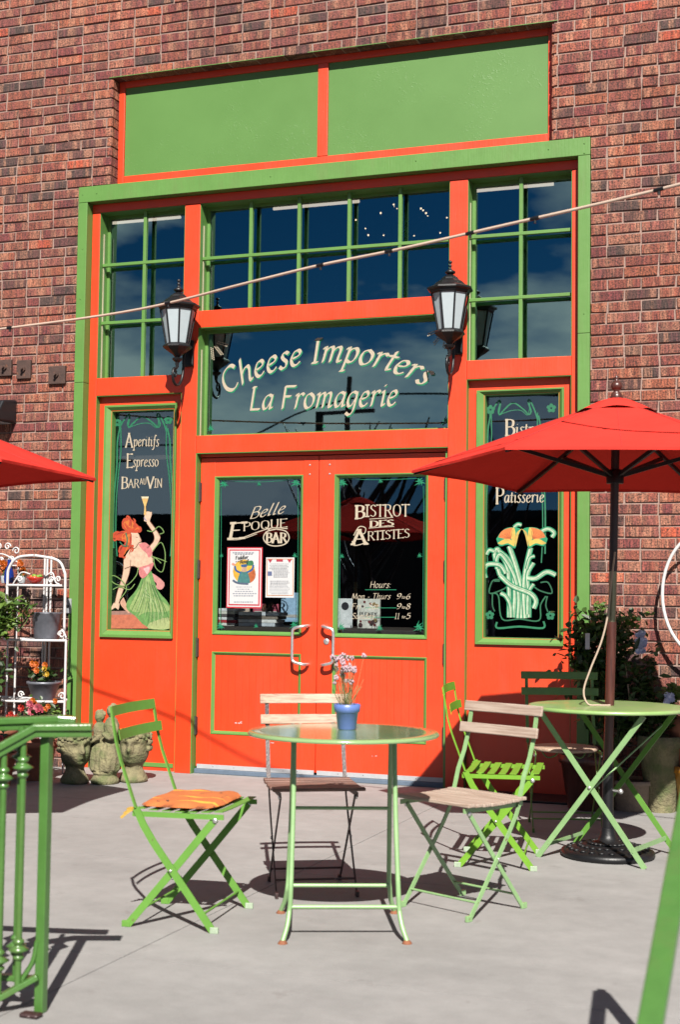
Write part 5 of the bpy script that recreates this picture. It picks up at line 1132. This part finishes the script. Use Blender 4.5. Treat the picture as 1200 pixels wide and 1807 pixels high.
# ---------------------------------------------------------------- railings
rl = thing('stair_railing', 'green iron stair railing with knuckled balusters at lower left', 'railing', (-2.165, -4.93, 0))
RG = M['railgreen']
def W(x, y, z): return (x, y, z)
MB().box(-2.180, -2.152, -4.946, -4.918, 0, .775).build('post', RG, rl, world=True, bevel=.003)
def railprof(pts, name):
    MB().bar(pts, (-.5, .86, 0), .046, .020).build(name, RG, rl, world=True, bevel=.004)
    MB().bar([(x, y, z-.019) for x, y, z in pts], (-.5, .86, 0), .030, .018).build(name+'_channel', RG, rl, world=True, bevel=.003)
# near rail: level lug at the post then slope down towards the camera-left
railprof([(-2.035, -4.905, .800), (-2.185, -4.965, .798), (-2.50, -5.11, .60), (-2.80, -5.25, .41)], 'handrail')
railprof([(-2.115, -4.86, .812), (-2.155, -4.88, .816), (-2.42, -4.93, .800), (-2.9, -5.0, .79)], 'level_rail')
MB().bar([(-2.165, -4.952, .105), (-2.50, -5.105, -.10), (-2.8, -5.245, -.29)], (-.5, .86, 0), .030, .016).build('bottom_rail', RG, rl, world=True, bevel=.003)
MB().bar([(-2.184, -4.93, .09), (-2.9, -5.0, .075)], (0, 1, 0), .03, .016).build('bottom_rail', RG, rl, world=True, bevel=.003)
def baluster(x, y, z0, z1):
    m = MB(); m.tube([(x, y, z0), (x, y, z1)], .0095, 8)
    for zc in (z1-.085, z0+.10):
        m.lathe([(.010, -.030), (.016, -.024), (.016, -.018), (.010, -.014), (.016, -.008), (.030, 0), (.016, .008), (.010, .014), (.016, .018), (.016, .024), (.010, .030)], 12, (x, y, zc))
    m.build('baluster', RG, rl, world=True)
baluster(-2.214, -4.977, .08, .770); baluster(-2.262, -5.000, .05, .740); baluster(-2.315, -5.024, .02, .705); baluster(-2.37, -5.05, -.02, .67)
for k in range(5): baluster(-2.245-.085*k, -4.94-.012*k, .08, .795)
MB().tube(smooth([(-2.175, -4.945, .20), (-2.185, -4.95, .14), (-2.215, -4.965, .085)], 4), .007, 6).build('scroll', RG, rl, world=True)
o = MB().box(-2.195, -2.135, -5.00, -4.965, .0015, .014).build('brick_paver', M['rustdark'], bevel=.006); tag(o, 'dark reddish broken paver piece at the foot of the left railing post', 'paver')
r2 = thing('handrail', 'sloping green handrail running out of frame at lower right', 'railing', (-.31, -6.0, .2))
a0, a1 = Vector((-.320, -5.55, .75)), Vector((-.317, -6.10, .497))
dirv = (a1-a0); A_ = a0-dirv*.82; B_ = a0+dirv*1.9
MB().bar([A_, B_], (1, 0, 0), .042, .020).build('rail', RG, r2, world=True, bevel=.004); MB().bar([A_+Vector((.0, .022, .0)), B_+Vector((0, .022, 0))], (1, 0, 0), .024, .022).build('rail_channel', RG, r2, world=True, bevel=.003)
MB().box(-.338, -.302, -5.12, -5.085, 0, .94).build('post', RG, r2, world=True, bevel=.003)

# ---------------------------------------------------------------- festoon cable
cb = thing('festoon_cable', 'thick pinkish-white festoon cable slung diagonally across the shopfront', 'cable', (-2.75, -2.2, 2.7))
cp = [(-6.3, -1.45, 2.70), (-5.2, -1.72, 2.625), (-4.193, -2.001, 2.597), (-3.356, -2.218, 2.600), (-2.658, -2.499, 2.625), (-2.246, -2.632, 2.650), (-1.845, -2.762, 2.66), (-1.412, -2.903, 2.68), (-.56, -3.18, 2.725), (.4, -3.5, 2.82)]
CP = smooth(cp, 6); MB().tube(CP, .0068, 8).build('conduit', M['cable'], cb, world=True)
for idx in (11.5, 19.5, 30.2, 35.6, 41.3, 43.8, 47.2): 
    i = int(idx); f = idx-i; p = CP[i].lerp(CP[i+1], f); d = (CP[i+1]-CP[i]).normalized(); MB().tube([p-d*.020, p+d*.020], .0085, 8).tube([p, p+Vector((0, 0, -.020))], .006, 6).build('socket', M['black'], cb, world=True)

# ---------------------------------------------------------------- plants
random.seed(21)
def leaf(mb, c, d, n_, L, Wd, mi=0):
    d = d.normalized(); s = d.cross(n_).normalized(); up_ = s.cross(d)
    mb.add([c, c+d*L*.35+s*Wd/2+up_*L*.05, c+d*L*.75+s*Wd*.35, c+d*L-up_*L*.08, c+d*L*.75-s*Wd*.35, c+d*L*.35-s*Wd/2+up_*L*.05], [(0, 1, 2, 3), (0, 3, 4, 5)], mi)
def bush(par, c, r, n, L, mt, name='foliage', stems=8, stemmat='stem', bias=.6, world=True, droop=0):
    m = MB(); st = MB(); c = Vector(c); tips = []
    for k in range(stems):
        a = random.uniform(0, 2*pi); t_ = c+Vector((r[0]*random.uniform(.2, .9)*cos(a), r[1]*random.uniform(.2, .9)*sin(a), r[2]*random.uniform(-.1, 1.0))); b_ = c+Vector((0, 0, -r[2]))
        mid = (t_+b_)/2+Vector((random.uniform(-.03, .03), random.uniform(-.03, .03), 0)); P = smooth([b_, mid, t_], 4); st.tube(P, .0025, 4); tips.append(P)
    for k in range(n):
        P = random.choice(tips); q = random.uniform(.25, 1)**bias; i = min(len(P)-1, int(q*len(P))); p = P[i]
        p = p+Vector((random.gauss(0, r[0]*.28), random.gauss(0, r[1]*.28), random.gauss(0, r[2]*.16)))
        d = Vector((random.gauss(0, 1), random.gauss(0, 1)-.3, random.gauss(0, .7)-droop)); nn_ = Vector((random.gauss(0, .5), -.5+random.gauss(0, .5), 1))
        leaf(m, p, d, nn_, L*random.uniform(.6, 1.3), L*.62*random.uniform(.7, 1.2))
    m.build(name, M[mt], par, world=world, kind='stuff'); st.build('stems', M['darkleaf'] if mt != 'leaf' else M['grass'], par, world=world)
def blossoms(par, c, r, n, rad, mt, world=True):
    c = Vector(c)
    for k in range(n):
        p = c+Vector((random.uniform(-1, 1)*r[0], random.uniform(-1, 1)*r[1], random.uniform(-1, 1)*r[2])); m = MB()
        for j in range(2):
            for q in range(8):
                a = 2*pi*q/8+j*.4; d = Vector((cos(a), -.45-.5*j, sin(a)*.9)); leaf(m, p, d, Vector((0, -1, .3)), rad*(1-.3*j), rad*.7)
        m.build('blossom', M[mt], par, world=world)
def pot(name, label, x, y, z, r0, r1, h, mt, cat='plant pot'):
    t = thing(name, label, cat, (x, y, z)); MB().lathe([(r0, 0), (r1, h*.85), (r1*1.08, h*.86), (r1*1.08, h), (r1*.95, h), (r1*.92, h*.9), (0, h*.9)], 24).build('pot', M[mt], t); MB().lathe([(0, h*.86), (r1*.93, h*.86), (r1*.9, h*.91), (0, h*.92)], 16).build('soil', M['soil'], t); return t
# left plant rack
rk = thing('plant_rack', 'white wrought-iron tiered plant rack against the brick wall at left', 'plant rack', (-5.13, -.25, 0))
WI = M['whiteiron']
def tubew(pts, r, nm, sm=5, n=7): return MB().tube(smooth(pts, sm) if len(pts) > 2 else pts, r, n).build(nm, WI, rk, world=True)
yb = -.10; yf = -.30
# arched uprights (upper tier) : front face and folded back face
tubew([(-5.345, yf, .86), (-5.345, yf, 1.24), (-5.335, yf, 1.34), (-5.27, yf, 1.41), (-5.145, yf, 1.425)], .0095, 'upright')
tubew([(-4.925, yf+.04, .87), (-4.925, yf+.04, 1.24), (-4.935, yf+.04, 1.32), (-4.99, yf+.04, 1.395), (-5.150, yf+.02, 1.425)], .0095, 'upright')
for x in (-5.165, -5.145, -5.115): tubew([(x, yb-.03, .02), (x, yb-.03, 1.425)], .0075, 'upright')
tubew([(-4.885, yf, .46), (-4.885, yf, .87)], .0085, 'upright'); tubew([(-4.885, yf, .0), (-4.885, yf, .46)], .0085, 'upright'); tubew([(-5.40, yf-.02, .0), (-5.40, yf-.02, .86)], .0085, 'upright'); tubew([(-5.33, yf, .0), (-5.33, yf, .86)], .0075, 'upright'); tubew([(-5.28, yf+.02, .0), (-5.28, yf+.02, .86)], .0075, 'upright')
for (z, x0, x1, d) in ((1.225, -5.345, -4.925, .0), (.865, -5.36, -4.885, .03), (.465, -5.60, -4.885, .05)):
    tubew([(x0, yf, z), ((x0+x1)/2, yf-d-.06, z), (x1, yf, z)], .0085, 'shelf_rim'); tubew([(x0, yb, z), (x1-.10, yb, z)], .006, 'shelf_rim')
    m = MB(); nn2 = int((x1-x0)/.028)
    for k in range(nn2+1):
        x = x0+(x1-x0)*k/nn2; f = 4*((x-x0)/(x1-x0))*(1-(x-x0)/(x1-x0)); m.tube([(x, yf-(d+.06)*f*.55, z-.003), (min(x+.10, x1-.10), yb, z-.003)], .0015, 4); m.tube([(x, yf-(d+.06)*f*.55, z-.004), (min(max(x-.10, x0), x1-.10), yb, z-.004)], .0015, 4)
    m.build('shelf_mesh', WI, rk, world=True)
def scroll(cx, cy, cz_, s, fl, nm='scroll'):
    P = [];
    for k in range(20): a = k*.42; r_ = s*(1-k/24); P.append((cx+fl*r_*cos(a), cy, cz_+r_*sin(a)))
    tubew(P, .0055, nm, 1, 6)
for (x, z, s, fl) in ((-5.01, 1.262, .024, 1), (-4.955, 1.268, .020, -1), (-5.25, 1.265, .022, -1), (-4.92, .905, .028, -1), (-4.905, .502, .026, -1), (-5.22, .5, .025, 1)): scroll(x, yf, z, s, fl)
tubew([(-5.05, yf, 1.29), (-5.0, yf, 1.31), (-4.975, yf, 1.25), (-4.945, yf, 1.235)], .005, 'scroll', 6); tubew([(-5.30, yf, 1.235), (-5.24, yf, 1.31), (-5.17, yf, 1.30)], .005, 'scroll', 6)
tubew([(-4.94, yf, .90), (-4.915, yf, .935), (-4.885, yf, .885)], .006, 'scroll')
hs = thing('scroll_trellis', 'white scrollwork trellis top at the left edge behind the rack', 'trellis', (-5.50, -.15, 1.35))
for (x, z, s, fl) in ((-5.60, 1.47, .030, 1), (-5.52, 1.49, .026, -1), (-5.45, 1.49, .026, 1), (-5.38, 1.46, .028, -1), (-5.56, 1.41, .026, -1), (-5.42, 1.40, .026, 1), (-5.50, 1.40, .018, 1)):
    P = [(x+fl*s*(1-k/24)*cos(k*.42), -.15, z+s*(1-k/24)*sin(k*.42)) for k in range(20)]; MB().tube(P, .005, 6).build('scroll', WI, hs, world=True)
MB().tube(smooth([(-5.62, -.15, 1.38), (-5.50, -.15, 1.44), (-5.36, -.15, 1.38)], 6), .005, 6).tube([(-5.66, -.15, 1.36), (-5.34, -.15, 1.36)], .005, 6).tube([(-5.36, -.15, .0), (-5.36, -.15, 1.36)], .005, 6).build('bar', WI, hs, world=True)
bw_ = thing('bowl', 'red bowl of green and orange fruit on the top rack shelf', 'bowl', (-5.125, -.31, 1.233))
MB().lathe([(.022, 0), (.040, .012), (.056, .040), (.057, .046), (.052, .042), (.0, .03)], 24).build('bowl_body', M['redbowl'], bw_)
m = MB()
for k in range(9): m.ball((random.uniform(-.032, .032), random.uniform(-.02, .02), .045+random.uniform(0, .012)), (.017, .015, .012), 8, 6, k % 2)
m.build('fruit', [flat((.22, .42, .03)), flat((.7, .2, .02))], bw_)
vz = thing('blue_vase', 'cobalt blue bottle vase behind the red fruit bowl', 'vase', (-5.40, -.2, 1.24)); MB().lathe([(.03, 0), (.036, .03), (.03, .08), (.012, .12), (.013, .16)], 16).build('vase_body', flat((.01, .04, .30), .15), vz)
for (x, lb) in ((-5.45, 'orange marigolds behind the rack left of the blue vase'), (-5.31, 'orange marigolds behind the rack right of the blue vase')):
    t = thing('marigolds', lb, 'flowers', (x, -.18, 1.24)); MB().lathe([(.02, 0), (.026, .05), (.0, .05)], 12).build('jar', M['outlet'], t); blossoms(t, (x, -.19, 1.35), (.022, .02, .04), 9, .022, 'petal_orange'); bush(t, (x, -.18, 1.31), (.03, .03, .04), 30, .02, 'leaf')
bk = thing('zinc_planter', 'grey zinc bucket on the middle shelf of the white rack', 'bucket', (-5.045, -.28, .872)); MB().lathe([(.078, 0), (.082, .01), (.100, .165), (.104, .17), (.104, .176), (.097, .174), (.09, .15), (0, .14)], 28).build('bucket', M['greybucket'], bk); MB().lathe([(0, .13), (.093, .135), (0, .15)], 16).build('soil', M['soil'], bk)
b2 = pot('grey_flower_pot', 'round grey pot of orange marigolds on the lowest rack shelf', -5.07, -.26, .472, .07, .105, .12, 'greybucket', 'potted plant'); bush(b2, (-5.07, -.27, .62), (.09, .07, .05), 110, .045, 'darkleaf'); blossoms(b2, (-5.06, -.33, .70), (.06, .04, .035), 7, .026, 'petal_orange'); blossoms(b2, (-5.02, -.33, .665), (.02, .02, .02), 3, .022, 'petal_yellow')
s1 = pot('leafy_shrub', 'leafy green shrub with yellow-orange buds in front of the white rack', -5.30, -.52, 0, .12, .16, .30, 'terracotta', 'shrub')
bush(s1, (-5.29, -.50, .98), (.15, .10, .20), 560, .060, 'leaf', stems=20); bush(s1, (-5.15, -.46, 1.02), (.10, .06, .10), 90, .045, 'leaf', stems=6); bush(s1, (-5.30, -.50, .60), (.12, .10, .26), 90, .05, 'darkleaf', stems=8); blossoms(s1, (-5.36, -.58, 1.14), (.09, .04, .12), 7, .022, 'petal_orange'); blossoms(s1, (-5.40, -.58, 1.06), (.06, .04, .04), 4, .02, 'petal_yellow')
MB().box(-5.36, -5.345, -.66, -.658, .82, .93).build('plant_tag', M['paper'], s1, world=True)
z1 = pot('zinnia_pot', 'terracotta pot of pink and red flowers in front of the rack', -4.90, -.62, 0, .10, .13, .24, 'terracotta', 'potted plant')
bush(z1, (-4.90, -.60, .40), (.15, .10, .11), 230, .045, 'darkleaf', stems=12); blossoms(z1, (-4.86, -.70, .46), (.05, .04, .03), 8, .030, 'petal_pink'); blossoms(z1, (-4.80, -.66, .45), (.12, .05, .07), 9, .022, 'petal_orange'); blossoms(z1, (-5.0, -.66, .40), (.07, .05, .05), 6, .028, 'petal_red'); bush(z1, (-4.76, -.62, .36), (.06, .05, .10), 70, .03, 'leaf', stems=6); blossoms(z1, (-4.75, -.68, .34), (.03, .03, .06), 5, .02, 'petal_orange')
z2 = pot('geranium_pot', 'dark pot of deep red flowers partly behind the left railing', -5.20, -.86, 0, .10, .13, .22, 'soil', 'potted plant'); bush(z2, (-5.17, -.86, .30), (.16, .10, .09), 160, .05, 'darkleaf', stems=10); blossoms(z2, (-5.12, -.95, .34), (.14, .05, .08), 8, .032, 'petal_red'); blossoms(z2, (-5.27, -.95, .42), (.04, .03, .03), 3, .03, 'petal_red')
z3 = pot('hydrangea_pot', 'shaded pot plant of pink blooms behind the railing balusters', -4.95, -.98, 0, .09, .12, .20, 'terracotta', 'potted plant'); bush(z3, (-4.95, -.98, .27), (.10, .08, .06), 110, .045, 'darkleaf'); blossoms(z3, (-4.93, -1.05, .30), (.07, .03, .05), 5, .028, 'petal_pink')
# right side plants
p1 = pot('rose_bush', 'dark leafy rose bush in a red pot at the right of the shopfront', -1.42, -.36, 0, .13, .17, .30, 'polewood', 'shrub')
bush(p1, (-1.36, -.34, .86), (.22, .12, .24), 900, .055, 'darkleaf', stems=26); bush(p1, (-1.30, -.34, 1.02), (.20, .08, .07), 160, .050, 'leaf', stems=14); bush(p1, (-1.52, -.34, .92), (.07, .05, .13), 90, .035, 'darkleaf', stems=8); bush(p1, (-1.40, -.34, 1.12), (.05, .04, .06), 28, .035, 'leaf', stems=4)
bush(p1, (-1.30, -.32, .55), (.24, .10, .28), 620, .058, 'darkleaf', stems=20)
MB().box(-1.43, -1.405, -.50, -.498, .90, .99).build('plant_tag', M['paper'], p1, world=True); MB().tube([(-1.27, -.30, 1.13), (-1.20, -.34, .55)], .004, 6).build('stake', M['tanwood'], p1, world=True)
p2 = pot('plumbago_pot', 'beige woven basket planter with pale blue flower spikes by the wall', -1.20, -.30, 0, .11, .135, .17, 'basket', 'potted plant')
bush(p2, (-1.13, -.28, .60), (.07, .06, .32), 330, .045, 'darkleaf', stems=14); 
m = MB()
blossoms(p2, (-1.135, -.38, .945), (.022, .02, .055), 26, .020, 'petal_blue')
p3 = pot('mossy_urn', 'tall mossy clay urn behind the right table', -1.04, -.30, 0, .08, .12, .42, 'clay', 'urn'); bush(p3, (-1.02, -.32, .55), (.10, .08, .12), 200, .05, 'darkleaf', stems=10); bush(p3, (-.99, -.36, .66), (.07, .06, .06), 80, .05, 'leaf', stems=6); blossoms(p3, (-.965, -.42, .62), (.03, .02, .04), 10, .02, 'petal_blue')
p4 = pot('yellow_urn', 'glossy orange-yellow pot at the right edge beside the mossy urn', -.86, -.30, 0, .07, .11, .26, 'yellowpot', 'plant pot')
p5 = pot('terracotta_pot', 'pink-brown terracotta pot on the right edge under pale flowers', -.86, -.24, 0, .10, .14, .52, 'terracotta', 'plant pot'); bush(p5, (-.86, -.24, .6), (.1, .08, .08), 90, .05, 'leaf', stems=6)
# white ring trellis
rg = thing('ring_trellis', 'large white hoop trellis leaning on the brick wall at the right edge', 'trellis', (-.86, -.12, 1.2))
P = [(-.80+.250*cos(a), -.14, 1.215+.36*sin(a)) for a in [2*pi*k/48 for k in range(49)]]; MB().tube(P, .010, 8).build('hoop', WI, rg, world=True)
MB().tube([(-.80, -.12, .0), (-.80, -.12, .85)], .010, 8).build('stand', WI, rg, world=True)
# door mat area: dark mat in the shade
o = MB().box(-2.20, -1.50, -.30, .03, .0015, .014).build('door_mat', M['black'], bevel=.004); tag(o, 'dark flat mat on the patio below the right orange panel', 'mat')

# ---------------------------------------------------------------- across the street (seen only mirrored in the panes)
bl = thing('brick_warehouse', 'low dark warehouse across the street, mirrored in the glass', 'building', (-14, -46, 0))
MB().box(-40, 8, -52, -44, -.62, 4.2).build('walls', M['rustplate'], bl, world=True); MB().box(-40.3, 8.3, -52.3, -43.7, 4.2, 4.5).build('roof', M['asphalt'], bl, world=True)
for (x, y, h, lb) in [(-13.9, -30, 7.6, 'tall utility pole across the street mirrored in the sign window'), (-24, -34, 6.8, 'second utility pole farther along the street')]:
    t = thing('utility_pole', lb, 'utility pole', (x, y, -.62)); MB().tube([(0, 0, 0), (0, 0, h+.6)], [.13, .07], 10).build('mast', M['polewood'], t); MB().box(-.8, .8, -.05, .05, h-.5, h-.40).build('crossarm', M['polewood'], t)
    MB().tube([(-.9, 0, h-1.2), (-.9, 0, h-.4)], .13, 8).build('transformer', M['asphalt'], t)
o = MB().tube(smooth([(-60, -37, 6.4), (-24, -34, 6.2), (-19, -32, 5.9), (-13.9, -30, 6.9), (-4, -26, 6.3), (8, -22, 7.2)], 6), .03, 5).build('overhead_wire', M['black']); tag(o, 'overhead wire along the street, reflected in the panes', 'wire')
def baretree(x, y, h, lb):
    t = thing('bare_tree', lb, 'tree', (x, y, -.62)); m = MB(); tr = MB(); tr.tube(smooth([(0, 0, 0), (.1, 0, h*.3), (-.05, 0, h*.55), (.1, .1, h*.8)], 4), [.24-.013*i for i in range(13)], 8); tr.build('trunk', M['polewood'], t)
    for k in range(22):
        a = random.uniform(0, 2*pi); z0 = h*random.uniform(.35, .8); L = h*random.uniform(.2, .42)
        m.tube(smooth([(0, 0, z0), (L*.4*cos(a), L*.4*sin(a), z0+L*.5), (L*.7*cos(a+.4), L*.7*sin(a+.4), z0+L*1.1)], 3), [.075, .065, .055, .04, .03, .02, .012], 5)
    m.build('crown', M['polewood'], t)
baretree(-8.3, -15.5, 4.4, 'leafless tree mirrored in the right door glass'); baretree(-6.6, -17, 4.2, 'second leafless tree mirrored beside the first'); baretree(-10.2, -19, 4.6, 'leafless tree mirrored toward the left door')
